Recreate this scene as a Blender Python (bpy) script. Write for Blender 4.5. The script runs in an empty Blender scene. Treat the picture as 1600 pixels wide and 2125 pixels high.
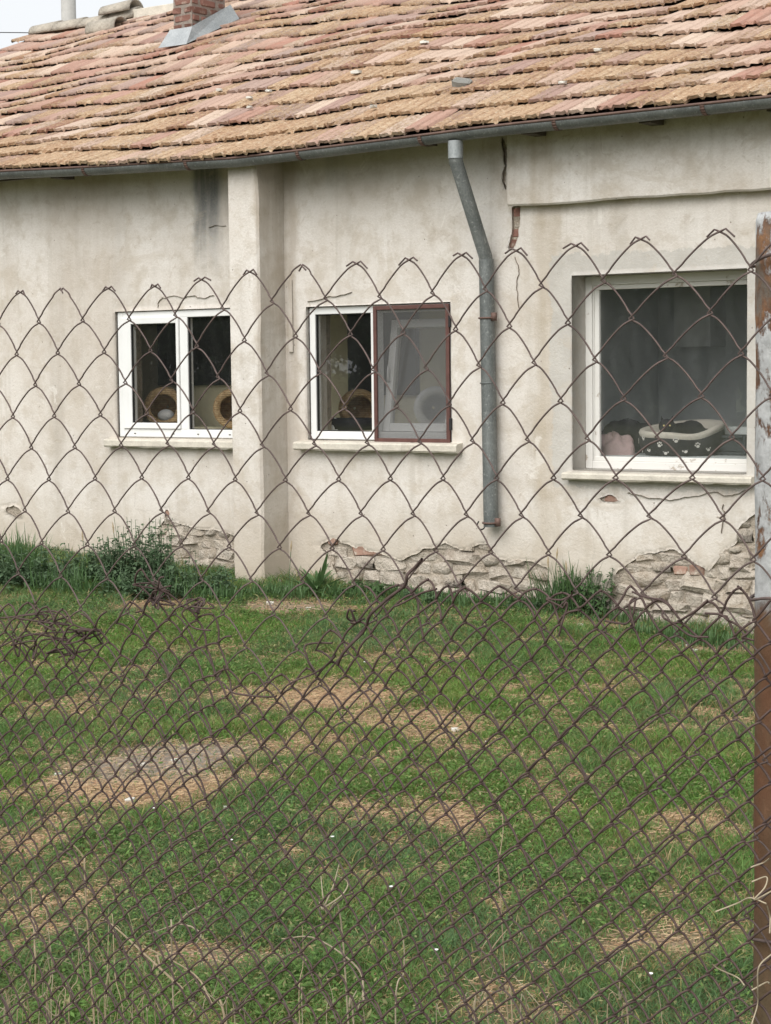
import bpy, bmesh, math, random
import numpy as np
from mathutils import Vector, Matrix, Euler

random.seed(7); rng = np.random.default_rng(7)
scene = bpy.context.scene
col = scene.collection

# ------------------------------------------------------------------ camera
FPX = 4000.0; TH = math.radians(35.75); Z0 = 13.5; ROLL = 0.0113
CAM = np.array([Z0*math.sin(TH), -Z0*math.cos(TH), 1.6])
PIT = math.atan((1062.5-765)/FPX)
_fh = np.array([-math.sin(TH), math.cos(TH), 0]); _r = np.array([math.cos(TH), math.sin(TH), 0])
FW = _fh*math.cos(PIT)+np.array([0, 0, -math.sin(PIT)]); _u = np.cross(_r, FW)
RT = math.cos(ROLL)*_r-math.sin(ROLL)*_u; UP = math.sin(ROLL)*_r+math.cos(ROLL)*_u
cam_d = bpy.data.cameras.new('camera'); cam = bpy.data.objects.new('camera', cam_d); col.objects.link(cam)
cam_d.sensor_fit = 'VERTICAL'; cam_d.sensor_height = 36; cam_d.lens = FPX/2125*36
cam_d.clip_start = 0.05; cam_d.clip_end = 2000
cam.matrix_world = Matrix(((RT[0], UP[0], -FW[0], CAM[0]), (RT[1], UP[1], -FW[1], CAM[1]), (RT[2], UP[2], -FW[2], CAM[2]), (0, 0, 0, 1)))
scene.camera = cam
# ------------------------------------------------------------------ sky, sun, exposure (bright overcast)
SUN_EL = math.radians(45); SUN_AZ = math.radians(174)     # direction the light comes from
wd = bpy.data.worlds.new('World'); scene.world = wd; wd.use_nodes = True
wt = wd.node_tree; wt.nodes.clear()
sky = wt.nodes.new('ShaderNodeTexSky'); sky.sky_type = 'NISHITA'; sky.sun_disc = False
sky.sun_elevation = SUN_EL; sky.sun_rotation = SUN_AZ; sky.dust_density = 4.0; sky.air_density = 1.0
hs = wt.nodes.new('ShaderNodeHueSaturation'); hs.inputs['Saturation'].default_value = 0.12
mxs = wt.nodes.new('ShaderNodeMix'); mxs.data_type = 'RGBA'; mxs.inputs[0].default_value = .7; mxs.inputs[7].default_value = (4.3, 4.45, 4.6, 1)   # even cloud cover over the clear sky
bg = wt.nodes.new('ShaderNodeBackground'); bg.inputs['Strength'].default_value = 0.10
wo = wt.nodes.new('ShaderNodeOutputWorld')
wt.links.new(sky.outputs[0], hs.inputs['Color']); wt.links.new(hs.outputs[0], mxs.inputs[6]); wt.links.new(mxs.outputs[2], bg.inputs[0]); wt.links.new(bg.outputs[0], wo.inputs[0])
sl = bpy.data.lights.new('sun', 'SUN'); sl.energy = 1.35; sl.angle = math.radians(60); sl.color = (1, .97, .92)
so = bpy.data.objects.new('sun', sl); col.objects.link(so)
sd = Vector((math.sin(SUN_AZ)*math.cos(SUN_EL), math.cos(SUN_AZ)*math.cos(SUN_EL), math.sin(SUN_EL)))
so.rotation_euler = sd.to_track_quat('Z', 'Y').to_euler()
vs = scene.view_settings; vs.view_transform = 'Standard'; vs.look = 'None'; vs.exposure = 1.17; vs.gamma = 1; vs.use_curve_mapping = False

# ------------------------------------------------------------------ helpers
def ray(px, py): return FW+RT*(px-800)/FPX+UP*(1062.5-py)/FPX
def W(px, py, y=0.0):                      # point of the photograph on the upright plane at depth y (the house front is y = 0)
    d = ray(px, py); return CAM+d*((y-CAM[1])/d[1])
def wx(px, y=0.0, py=775): return float(W(px, py, y)[0])
def wz(px, py, y=0.0): return float(W(px, py, y)[2])
def ground_z(x, y):
    k = np.clip((np.asarray(y)+5)/4.5, 0, 1); k = k*k*(3-2*k)
    return (.035-.037*np.clip(x, -5, 4))*k
def G(px, py):
    d = ray(px, py); z = 0.0
    for _ in range(4):
        q = CAM+d*((z-CAM[2])/d[2]); z = float(ground_z(q[0], q[1]))
    return q
def proj(q):
    v = np.asarray(q)-CAM; z = v@FW
    return 800+FPX*(v@RT)/z, 1062.5-FPX*(v@UP)/z, z

def hash2(ix, iy, s):
    h = np.sin(ix*127.1+iy*311.7+s*74.7)*43758.5453
    return h-np.floor(h)
def vnoise(x, y, s=0):
    x = np.asarray(x, float); y = np.asarray(y, float)
    ix = np.floor(x); iy = np.floor(y); fx = x-ix; fy = y-iy
    fx = fx*fx*(3-2*fx); fy = fy*fy*(3-2*fy)
    a = hash2(ix, iy, s); b = hash2(ix+1, iy, s); c = hash2(ix, iy+1, s); d = hash2(ix+1, iy+1, s)
    return (a*(1-fx)+b*fx)*(1-fy)+(c*(1-fx)+d*fx)*fy
def fbm(x, y, s=0, o=4):
    t = 0; a = .5; n = 0
    for i in range(o):
        t = t+a*vnoise(np.asarray(x)*2**i, np.asarray(y)*2**i, s+i*3.3); n += a; a *= .5
    return t/n

def link(o, parent=None):
    col.objects.link(o)
    if parent is not None: o.parent = parent
    return o
def tag(o, label=None, cat=None, group=None, kind=None):
    if label: o['label'] = label
    if cat: o['category'] = cat
    if group: o['group'] = group
    if kind: o['kind'] = kind
    return o
def empty(name, loc=(0, 0, 0), rz=0, parent=None):
    o = bpy.data.objects.new(name, None); o.location = loc; o.rotation_euler.z = rz; o.empty_display_size = .1
    return link(o, parent)
def np_mesh(name, V, F, mat=None, smooth=False, cols=None, mats=None, midx=None):
    """V (n,3); F (m,k) index array, or a list of such arrays"""
    Fs = F if isinstance(F, list) else [F]
    me = bpy.data.meshes.new(name); V = np.asarray(V, np.float32)
    me.vertices.add(len(V)); me.vertices.foreach_set('co', V.ravel())
    Fs = [np.asarray(f, np.int32) for f in Fs if len(f)]
    tot = sum(len(f) for f in Fs); nl = sum(f.size for f in Fs)
    me.loops.add(nl); me.loops.foreach_set('vertex_index', np.concatenate([f.ravel() for f in Fs]))
    me.polygons.add(tot); st = []; c = 0
    for f in Fs:
        st.append(c+np.arange(len(f))*f.shape[1]); c += f.size
    me.polygons.foreach_set('loop_start', np.concatenate(st).astype(np.int32))
    if smooth: me.polygons.foreach_set('use_smooth', np.ones(tot, bool))
    if midx is not None: me.polygons.foreach_set('material_index', np.asarray(midx, np.int32))
    if cols is not None:
        at = me.color_attributes.new('tint', 'FLOAT_COLOR', 'POINT')
        at.data.foreach_set('color', np.concatenate([np.asarray(cols, np.float32), np.ones((len(cols), 1), np.float32)], 1).ravel())
    me.update(calc_edges=True); me.validate()
    for m in (mats or ([mat] if mat else [])): me.materials.append(m)
    return me
class MB:
    def __init__(s): s.v = []; s.f = []; s.sm = False
    def add(s, V, F):
        b = len(s.v); s.v += [tuple(map(float, q)) for q in V]; s.f += [tuple(b+i for i in f) for f in F]; return s
    def box(s, x0, x1, y0, y1, z0, z1, bev=0):
        V = [(x, y, z) for z in (z0, z1) for y in (y0, y1) for x in (x0, x1)]
        return s.add(V, [(0, 2, 3, 1), (4, 5, 7, 6), (0, 1, 5, 4), (2, 6, 7, 3), (0, 4, 6, 2), (1, 3, 7, 5)])
    def tube(s, P, r, n=8, cap=True, ref=(0, 0, 1)):
        V, F = tube_np(np.asarray(P, float), r, n, ref); F = [tuple(f) for f in F.tolist()]
        m = len(P)
        if cap: F += [tuple(range(n-1, -1, -1)), tuple((m-1)*n+i for i in range(n))]
        return s.add(V, F)
    def rev(s, prof, n=24, axis='z', c=(0, 0, 0), sx=1, sy=1, close=False):
        V = []; m = len(prof)
        for (r, h) in prof:
            for i in range(n):
                a = 2*math.pi*i/n
                if axis == 'z': V.append((c[0]+r*sx*math.cos(a), c[1]+r*sy*math.sin(a), c[2]+h))
                else: V.append((c[0]+r*sx*math.cos(a), c[1]+h, c[2]+r*sy*math.sin(a)))
        F = [(j*n+i, j*n+(i+1) % n, (j+1)*n+(i+1) % n, (j+1)*n+i) for j in range(m-1) for i in range(n)]
        return s.add(V, F)
    def build(s, name, mat, parent=None, smooth=False, bevel=0, solid=0):
        me = bpy.data.meshes.new(name); me.from_pydata(s.v, [], s.f); me.update()
        bm = bmesh.new(); bm.from_mesh(me); bmesh.ops.recalc_face_normals(bm, faces=bm.faces); bm.to_mesh(me); bm.free()
        if smooth: me.polygons.foreach_set('use_smooth', np.ones(len(me.polygons), bool))
        if mat: me.materials.append(mat)
        o = link(bpy.data.objects.new(name, me), parent)
        if solid:
            md = o.modifiers.new('solid', 'SOLIDIFY'); md.thickness = solid; md.offset = 0
        if bevel:
            md = o.modifiers.new('bevel', 'BEVEL'); md.width = bevel; md.segments = 2; md.limit_method = 'ANGLE'; md.angle_limit = math.radians(40)
        return o
def tube_np(P, r, n=6, ref=(0, 1, 0)):
    P = np.asarray(P, float); T = np.gradient(P, axis=0); T /= np.linalg.norm(T, axis=1, keepdims=True)+1e-12
    ref = np.asarray(ref, float); A = np.cross(T, ref); l = np.linalg.norm(A, axis=1, keepdims=True)
    A = np.where(l < .15, np.cross(T, np.array([1., 0.03, .02])), A); A /= np.linalg.norm(A, axis=1, keepdims=True)+1e-12
    B = np.cross(T, A); a = np.arange(n)*2*math.pi/n
    r = np.broadcast_to(np.asarray(r, float), (len(P),))[:, None, None]
    V = P[:, None, :]+r*(np.cos(a)[None, :, None]*A[:, None, :]+np.sin(a)[None, :, None]*B[:, None, :])
    m = len(P); i = np.arange(m-1)[:, None]*n; k = np.arange(n)[None, :]; k2 = (k+1) % n
    F = np.stack([i+k, i+k2, i+n+k2, i+n+k], -1).reshape(-1, 4)
    return V.reshape(-1, 3), F

# ------------------------------------------------------------------ materials
class NT:
    def __init__(s, name):
        s.m = bpy.data.materials.new(name); s.m.use_nodes = True; s.t = s.m.node_tree; s.t.nodes.clear()
        s.out = s.t.nodes.new('ShaderNodeOutputMaterial')
    def n(s, typ, props=None, **inp):
        nd = s.t.nodes.new('ShaderNode'+typ)
        for k, v in (props or {}).items(): setattr(nd, k, v)
        for k, v in inp.items():
            key = k.replace('_', ' ')
            sk = nd.inputs[int(k[1:])] if (k[0] == 'i' and k[1:].isdigit()) else nd.inputs[key]
            s.set(sk, v)
        return nd
    def set(s, sk, v):
        if isinstance(v, bpy.types.NodeSocket): s.t.links.new(v, sk)
        elif isinstance(v, bpy.types.Node): s.t.links.new(v.outputs[0], sk)
        else:
            if isinstance(v, tuple) and len(v) == 3 and sk.type == 'RGBA': v = v+(1,)
            sk.default_value = v
    def obj(s): return s.n('TexCoord').outputs['Object']
    def geo(s): return s.n('NewGeometry').outputs['Position']
    def map(s, vec, scale=(1, 1, 1), loc=(0, 0, 0)): return s.n('Mapping', Vector=vec, Scale=scale, Location=loc).outputs[0]
    def noise(s, vec, scale, detail=4, rough=.55, dist=0): return s.n('TexNoise', Vector=vec, Scale=float(scale), Detail=float(detail), Roughness=rough, Distortion=float(dist)).outputs['Fac']
    def vor(s, vec, scale, feature='F1', out='Distance', rnd=1.0): return s.n('TexVoronoi', {'feature': feature}, Vector=vec, Scale=float(scale), Randomness=rnd).outputs[out]
    def ramp(s, fac, stops):
        nd = s.n('ValToRGB', Fac=fac); cr = nd.color_ramp
        while len(cr.elements) > 1: cr.elements.remove(cr.elements[-1])
        for i, (p, c) in enumerate(stops):
            e = cr.elements[0] if i == 0 else cr.elements.new(p)
            e.position = p; c = (c, c, c) if not isinstance(c, tuple) else c; e.color = (*c, 1)
        return nd.outputs[0]
    def mix(s, fac, a, b, mode='MIX'):
        nd = s.n('Mix', {'data_type': 'RGBA', 'blend_type': mode}); s.set(nd.inputs[0], fac); s.set(nd.inputs[6], a); s.set(nd.inputs[7], b)
        return nd.outputs[2]
    def math(s, op, a, b=0.0, c=0.0, clamp=False):
        nd = s.n('Math', {'operation': op, 'use_clamp': clamp}); s.set(nd.inputs[0], a); s.set(nd.inputs[1], b); s.set(nd.inputs[2], c); return nd.outputs[0]
    def mr(s, v, a, b, c=0.0, d=1.0): 
        nd = s.n('MapRange', {'clamp': True, 'interpolation_type': 'SMOOTHSTEP'}); s.set(nd.inputs[0], v); s.set(nd.inputs[1], a); s.set(nd.inputs[2], b); s.set(nd.inputs[3], c); s.set(nd.inputs[4], d); return nd.outputs[0]
    def sep(s, v): return s.n('SeparateXYZ', Vector=v).outputs
    def bump(s, h, strength=.4, dist=.01): return s.n('Bump', Height=h, Strength=strength, Distance=dist).outputs[0]
    def pbr(s, color, rough=.8, metal=0.0, normal=None, spec=.3, **kw):
        b = s.n('BsdfPrincipled', Base_Color=color, Roughness=rough, Metallic=metal)
        s.set(b.inputs['Specular IOR Level'], spec)
        if normal is not None: s.set(b.inputs['Normal'], normal)
        for k, v in kw.items(): s.set(b.inputs[k.replace('_', ' ')], v)
        s.t.links.new(b.outputs[0], s.out.inputs[0]); return s.m
def simple(name, c, rough=.7, var=.25, scale=8, metal=0.0, bump=.2, spec=.3, bd=.004):
    t = NT(name); o = t.obj(); n = t.noise(o, scale, 6); n2 = t.noise(o, scale*6, 4)
    c1 = tuple(x*(1-var) for x in c); c2 = tuple(min(1, x*(1+var)) for x in c)
    cc = t.ramp(t.math('MULTIPLY_ADD', n2, .4, t.math('MULTIPLY', n, .6)), [(.3, c1), (.7, c2)])
    return t.pbr(cc, rough, metal, t.bump(n2, bump, bd), spec)
M = {}
def wall_mat():
    t = NT('old_plaster'); o = t.geo(); X, Y, Zz = t.sep(o)[0], t.sep(o)[1], t.sep(o)[2]
    big = t.noise(o, .9, 6, .6, .4); mid = t.noise(o, 4.5, 7, .65); fine = t.noise(o, 60, 5, .7)
    c = t.ramp(big, [(.30, (.49, .435, .38)), (.46, (.61, .568, .52)), (.66, (.69, .658, .622))])
    c = t.mix(t.mr(mid, .45, .68, 0, .65), c, (.44, .385, .315))
    # rain streaks running down
    st = t.noise(t.map(o, (7, 7, .35)), 1.0, 6, .65)
    c = t.mix(t.mr(st, .50, .75, 0, .55), c, (.44, .40, .345))
    st2 = t.noise(t.map(o, (2.3, 2.3, .25), (9, 0, 0)), 1.0, 4, .6)
    c = t.mix(t.mr(st2, .55, .78, 0, .4), c, (.39, .36, .32))
    # mildew bands where the gutter has leaked
    def leak(x0, w, zb, strength, colr):
        nonlocal c
        wob = t.math('MULTIPLY_ADD', t.noise(o, 3, 4), .16, -.08)
        d = t.math('ABSOLUTE', t.math('ADD', t.math('SUBTRACT', X, x0), wob))
        a = t.mr(d, w*.45, w, 1, 0)
        b = t.mr(t.math('MULTIPLY_ADD', mid, .5, Zz), zb+.25, zb+.95, 0, 1)
        f = t.math('MULTIPLY', t.math('MULTIPLY', a, b), t.mr(t.noise(t.map(o, (16, 16, 1.2)), 1, 5), .25, .6, .45, 1))
        c = t.mix(t.math('MULTIPLY', f, strength), c, colr)
    leak(-1.60, .18, 2.2, .9, (.13, .14, .145)); leak(-.40, .12, 2.7, .6, (.19, .19, .18)); leak(-1.27, .1, 1.9, .4, (.3, .26, .22))
    leak(-.83, .09, .4, .5, (.36, .30, .235)); leak(1.33, .13, -.2, .45, (.36, .29, .2)); leak(-2.9, .5, .1, .3, (.42, .36, .3)); leak(.05, .3, 2.75, .4, (.3, .28, .25))
    # soil splash along the foot
    sp = t.mr(t.math('MULTIPLY_ADD', mid, .55, Zz), .35, 1.05, 1, 0)
    c = t.mix(t.math('MULTIPLY', sp, .7), c, (.42, .355, .27))
    # newer grey render patched round the big window
    wob = t.math('MULTIPLY_ADD', t.noise(o, 5, 6, .7), .22, -.11)
    xx = t.math('ADD', X, wob); zz2 = t.math('ADD', Zz, wob)
    pm = t.math('MULTIPLY', t.mr(xx, 1.345, 1.36), t.math('MULTIPLY', t.mr(zz2, 2.31, 2.325, 1, 0), t.mr(zz2, .80, .82)))
    c = t.mix(t.math('MULTIPLY', pm, .9), c, t.mix(t.mr(mid, .35, .7), (.50, .48, .445), (.42, .40, .37)))
    # pock marks and specks
    vd = t.vor(o, 9); pk = t.mr(t.math('ADD', vd, t.math('MULTIPLY', mid, .06)), .055, .085, 1, 0)
    c = t.mix(t.math('MULTIPLY', pk, .75), c, (.25, .20, .16))
    sk = t.mr(t.noise(o, 33, 3, .6), .66, .74); c = t.mix(t.math('MULTIPLY', sk, .35), c, (.3, .25, .2))
    c = t.mix(t.mr(fine, .42, .66, .0, .22), c, (.43, .38, .32)); c = t.mix(t.mr(t.noise(o, 17, 6, .7), .54, .7, 0, .25), c, (.42, .365, .30))
    bt = t.noise(t.map(o, (1, 1, 1.3), (4, 2, 7)), 2.1, 9, .72, .9); c = t.mix(t.mr(bt, .55, .60, 0, .34), c, (.47, .41, .335)); c = t.mix(t.mr(bt, .38, .33, 0, .45), c, (.74, .71, .665))
    b2 = t.noise(t.map(o, (1, 1, 1), (1, 8, 3)), 5.5, 8, .75, 1.2); c = t.mix(t.mr(b2, .60, .635, 0, .32), c, (.37, .31, .245))
    # hairline cracks
    ck = t.vor(t.map(o, (1, 1, 1), (3, 1, 2)), 1.15, 'DISTANCE_TO_EDGE'); wv = t.noise(o, 6, 5, .7)
    ck = t.math('ADD', ck, t.math('MULTIPLY_ADD', wv, .10, -.05))
    ckm = t.math('MULTIPLY', t.mr(t.math('ABSOLUTE', ck), .0012, .0045, 1, 0), t.mr(t.noise(o, 1.1, 3), .52, .62))
    c = t.mix(t.math('MULTIPLY', ckm, .16), c, (.25, .21, .17))
    h = t.math('ADD', t.math('MULTIPLY', mid, .7), t.math('MULTIPLY', fine, .35)); h = t.math('SUBTRACT', h, t.math('MULTIPLY', pk, .5))
    return t.pbr(c, .92, 0, t.bump(h, .7, .016), .15)
M['plaster'] = wall_mat()
def stone_mat():
    t = NT('rubble_stone'); o = t.geo(); rd = t.n('ObjectInfo').outputs['Random']
    n = t.noise(o, 14, 8, .7); n2 = t.noise(o, 70, 5)
    c = t.ramp(rd, [(0, (.33, .265, .20)), (.3, (.41, .35, .28)), (.55, (.46, .405, .335)), (.8, (.36, .305, .25)), (1, (.50, .44, .365))])
    c = t.mix(t.mr(n, .34, .62, 0, .8), c, (.55, .495, .425)); c = t.mix(t.mr(n2, .52, .7, 0, .6), c, (.19, .155, .12))
    return t.pbr(c, .95, 0, t.bump(t.math('ADD', n, t.math('MULTIPLY', n2, .4)), 1.0, .035), .1)
M['stone'] = stone_mat()
def brick_mat(nm, base, dust):
    t = NT(nm); o = t.geo(); rd = t.n('ObjectInfo').outputs['Random']; n = t.noise(o, 16, 8, .7); n2 = t.noise(o, 80, 4)
    c = t.mix(rd, tuple(x*.7 for x in base), tuple(min(1, x*1.25) for x in base))
    c = t.mix(t.mr(n, .5, .72, 0, dust), c, (.48, .42, .35)); c = t.mix(t.mr(n2, .5, .75, 0, .5), c, tuple(x*.5 for x in base))
    return t.pbr(c, .92, 0, t.bump(n, .7, .012), .12)
M['brick'] = brick_mat('old_red_brick', (.235, .125, .10), .6)
M['footbrick'] = brick_mat('dusty_brick', (.34, .215, .165), 1.0)
M['mortar'] = simple('lime_mortar', (.37, .32, .26), .95, .3, 12, bump=.9, bd=.02, spec=.1)
M['chim_mortar'] = simple('chimney_mortar', (.27, .23, .20), .95, .35, 25, bump=.8, bd=.01, spec=.1)
def tile_mat(nm, use_obj):
    t = NT(nm); o = t.geo()
    if use_obj: rd = t.n('ObjectInfo').outputs['Random']
    else: rd = t.sep(t.n('Attribute', {'attribute_name': 'tint'}).outputs['Vector'])[0]
    c = t.ramp(rd, [(0, (.43, .29, .225)), (.2, (.53, .42, .335)), (.36, (.36, .205, .16)), (.5, (.56, .455, .36)), (.6, (.38, .25, .20)), (.72, (.33, .25, .22)), (.8, (.33, .15, .11)), (.9, (.48, .355, .28)), (1, (.28, .125, .095))])
    n = t.noise(o, 5, 7, .7); n2 = t.noise(o, 38, 6, .7); n3 = t.noise(o, .55, 4, .6); n4 = t.noise(o, 90, 4, .7)
    c = t.mix(t.mr(n, .38, .75, 0, .4), c, (.44, .33, .27))
    # ochre and pale crust lichen: thickest on the lower courses
    Y = t.sep(o)[1]
    low = t.mr(Y, -.6, 3.4, .105, -.03)
    lm = t.math('ADD', t.math('ADD', t.math('MULTIPLY', n2, .55), t.math('MULTIPLY', n3, .5)), low)
    lm = t.math('ADD', lm, t.math('MULTIPLY_ADD', t.math('FRACT', t.math('MULTIPLY', rd, 13.7)), .30, -.15))
    f = t.mr(lm, .54, .64)
    lc = t.ramp(t.noise(o, 30, 6, .75, .6), [(.32, (.15, .10, .065)), (.42, (.35, .215, .12)), (.54, (.45, .32, .195)), (.66, (.58, .485, .355))])
    c = t.mix(t.math('MULTIPLY', f, .8), c, lc)
    c = t.mix(t.mr(n4, .54, .68, 0, .65), c, (.14, .095, .072)); c = t.mix(t.mr(t.noise(o, 22, 5, .7), .56, .68, 0, .45), c, (.24, .165, .13))
    h = t.math('ADD', t.math('MULTIPLY', n2, .5), t.math('MULTIPLY', t.math('MULTIPLY', f, n4), .8))
    return t.pbr(c, .92, 0, t.bump(h, .8, .012), .12)
M['tile'] = tile_mat('clay_tile_with_lichen', True); M['tile_f'] = tile_mat('clay_tile_with_lichen_field', False)
M['ridge'] = simple('weathered_ridge_clay', (.36, .325, .275), .95, .35, 9, bump=.8, bd=.015, spec=.1)
M['deck'] = simple('dark_roof_boards', (.055, .042, .035), .95, .3, 6)
M['wood'] = simple('grey_eaves_timber', (.10, .085, .07), .9, .35, 10, bump=.5)
def zinc(nm, a, b):
    t = NT(nm); o = t.geo(); n = t.noise(o, 5, 6, .6); v = t.vor(t.map(o, (1, 1, .6)), 85); n2 = t.noise(o, 45, 4)
    c = t.mix(t.mr(n, .3, .7), a, b); c = t.mix(t.math('MULTIPLY', t.mr(n2, .58, .7), .5), c, (.36, .37, .36))
    c = t.mix(.25, c, v, 'SOFT_LIGHT')
    return t.pbr(c, .55, .35, t.bump(n, .15, .01), .4)
M['zinc'] = zinc('dull_galvanised_zinc', (.115, .125, .122), (.175, .185, .18)); M['zinc_l'] = zinc('pale_zinc', (.31, .33, .34), (.40, .42, .43)); M['zinc_m'] = zinc('mid_zinc', (.24, .26, .265), (.32, .34, .345))
M['rustlip'] = simple('rusty_gutter_bead', (.135, .085, .07), .7, .35, 14, .2)
def pvc():
    t = NT('white_pvc'); o = t.geo(); n = t.noise(o, 6, 5); n2 = t.noise(t.map(o, (12, 12, 2)), 2, 4)
    c = t.mix(t.mr(n, .4, .75, 0, .35), (.73, .73, .72), (.63, .62, .59)); c = t.mix(t.mr(n2, .6, .8, 0, .25), c, (.55, .52, .47))
    return t.pbr(c, .38, 0, None, .45)
M['pvc'] = pvc()
def peel():
    t = NT('peeling_white_paint'); o = t.geo(); n = t.noise(t.map(o, (1, 1, 1)), 14, 7, .75); n2 = t.noise(o, 3, 4)
    m = t.mr(t.math('MULTIPLY_ADD', n2, .25, n),   .74, .77)
    c = t.mix(m, t.mix(n2, (.70, .69, .66), (.60, .58, .545)), t.mix(n, (.33, .27, .21), (.45, .40, .34)))
    return t.pbr(c, .65, 0, t.bump(t.math('SUBTRACT', 1.0, m), .5, .004), .3)
M['peel'] = peel()
M['sill'] = simple('pale_stone_sill', (.54, .50, .43), .85, .22, 10, bump=.5, bd=.008)
M['netframe'] = simple('brown_screen_frame', (.105, .05, .042), .55, .3, 20)
M['gasket'] = simple('black_rubber_gasket', (.02, .02, .02), .6)
def glass(nm, refl, dust, dcol=(.55, .57, .56), clear=.93):
    t = NT(nm); lw = t.n('LayerWeight', Blend=.5).outputs['Facing']
    p = t.math('POWER', lw, 5.0); f = t.math('MULTIPLY_ADD', p, 1-refl, refl, True)
    g = t.n('BsdfGlossy', Color=(1, 1, 1), Roughness=.0); tr = t.n('BsdfTransparent', Color=(clear, clear, clear))
    mx = t.n('MixShader', Fac=f); t.t.links.new(tr.outputs[0], mx.inputs[1]); t.t.links.new(g.outputs[0], mx.inputs[2])
    o = t.geo(); n = t.mr(t.noise(t.map(o, (3, 3, 1)), 3, 6, .7), .3, .75, dust*.55, dust*1.3)
    sp = t.mr(t.noise(o, 70, 3, .6), .70, .76, 0, .25)
    d = t.n('BsdfDiffuse', Color=dcol); m2 = t.n('MixShader', Fac=t.math('ADD', n, t.math('MULTIPLY', sp, dust*4)))
    t.t.links.new(mx.outputs[0], m2.inputs[1]); t.t.links.new(d.outputs[0], m2.inputs[2]); t.t.links.new(m2.outputs[0], t.out.inputs[0]); return t.m
M['glass'] = glass('clean_window_glass', .06, .010); M['glass_d'] = glass('dusty_window_glass', .05, .032)
def screen():
    t = NT('grey_insect_mesh'); d = t.n('BsdfDiffuse', Color=(.13, .13, .127)); tr = t.n('BsdfTransparent')
    o = t.geo(); n = t.noise(o, 120, 2); mx = t.n('MixShader', Fac=t.mr(n, .2, .8, .28, .40))
    t.t.links.new(tr.outputs[0], mx.inputs[1]); t.t.links.new(d.outputs[0], mx.inputs[2]); t.t.links.new(mx.outputs[0], t.out.inputs[0]); return t.m
M['screen'] = screen()
M['wire'] = simple('rusty_fence_wire', (.118, .088, .08), .75, .4, 30, .25, bump=.4, bd=.001)
M['wire_l'] = simple('brown_fence_wire', (.085, .058, .052), .8, .4, 30, .2, bump=.4, bd=.001)
M['wirebright'] = simple('orange_rust_wire', (.30, .15, .08), .8, .4, 60, .1)
def post_mat():
    t = NT('flaking_white_paint_over_rust'); o = t.obj(); z = t.sep(o)[2]
    n = t.noise(t.map(o, (1, 1, .55)), 17, 9, .72, .3); n2 = t.noise(o, 60, 5, .7); n3 = t.noise(t.map(o, (1, 1, .4)), 6, 4)
    rust = t.ramp(n2, [(.3, (.07, .035, .022)), (.5, (.16, .078, .04)), (.65, (.26, .13, .058)), (.8, (.17, .12, .09))])
    grey = t.mix(t.mr(n3, .4, .7), (.10, .085, .07), (.17, .15, .125))
    paint = t.mix(t.mr(n2, .35, .7), (.47, .475, .475), (.33, .335, .335))
    m = t.mr(t.math('MULTIPLY_ADD', n3, .55, t.math('MULTIPLY', n, .75)), .70, .745)
    c = t.mix(m, paint, t.mix(t.mr(n, .56, .7), rust, grey))
    lowm = t.mr(t.math('MULTIPLY_ADD', n, .10, z), 1.425, 1.445, 1, 0)
    lowc = t.mix(t.mr(t.noise(t.map(o, (1, 1, .25)), 9, 6), .35, .65), (.155, .065, .035), (.115, .085, .05))
    lowc = t.mix(t.mr(n2, .55, .75, 0, .6), lowc, (.22, .12, .07))
    c = t.mix(lowm, c, lowc)
    return t.pbr(c, .8, 0, t.bump(t.math('SUBTRACT', n2, m), .6, .003), .25)
M['post'] = post_mat()
def attr_mat(nm, rough=.7, spec=.2, trans=.0, sat=1.0):
    t = NT(nm); a = t.n('Attribute', {'attribute_name': 'tint'}).outputs['Color']
    b = t.n('BsdfPrincipled', Base_Color=a, Roughness=rough); t.set(b.inputs['Specular IOR Level'], spec)
    if trans:
        tl = t.n('BsdfTranslucent', Color=a); mx = t.n('MixShader', Fac=trans)
        t.t.links.new(b.outputs[0], mx.inputs[1]); t.t.links.new(tl.outputs[0], mx.inputs[2]); t.t.links.new(mx.outputs[0], t.out.inputs[0])
    else: t.t.links.new(b.outputs[0], t.out.inputs[0])
    return t.m
M['grass'] = attr_mat('grass_blades', .6, .3, .4); M['straw'] = attr_mat('dry_straw', .85, .15, .1)
def leaf(nm, a, b):
    t = NT(nm); o = t.geo(); n = t.noise(o, 14, 4); n2 = t.noise(o, 90, 3); c = t.mix(t.mr(n, .3, .7), a, b); c = t.mix(t.mr(n2, .5, .8, 0, .3), c, tuple(x*1.5 for x in b))
    p = t.n('BsdfPrincipled', Base_Color=c, Roughness=.55); t.set(p.inputs['Specular IOR Level'], .3)
    tl = t.n('BsdfTranslucent', Color=c); mx = t.n('MixShader', Fac=.3); t.t.links.new(p.outputs[0], mx.inputs[1]); t.t.links.new(tl.outputs[0], mx.inputs[2]); t.t.links.new(mx.outputs[0], t.out.inputs[0]); return t.m
M['weed'] = leaf('weed_leaves', (.062, .125, .042), (.105, .18, .072)); M['weed2'] = leaf('dull_weed_leaves', (.068, .122, .058), (.12, .18, .098))
M['treeleaf'] = leaf('tree_leaves', (.03, .06, .02), (.07, .115, .04)); M['bark'] = simple('tree_bark', (.10, .08, .06), .95, .35, 6, bump=.8, bd=.03)
M['dry'] = simple('dry_stalk', (.36, .285, .185), .85, .3, 25, bump=.3, bd=.001); M['dry2'] = simple('pale_dry_stalk', (.36, .305, .215), .85, .25, 25)
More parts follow.
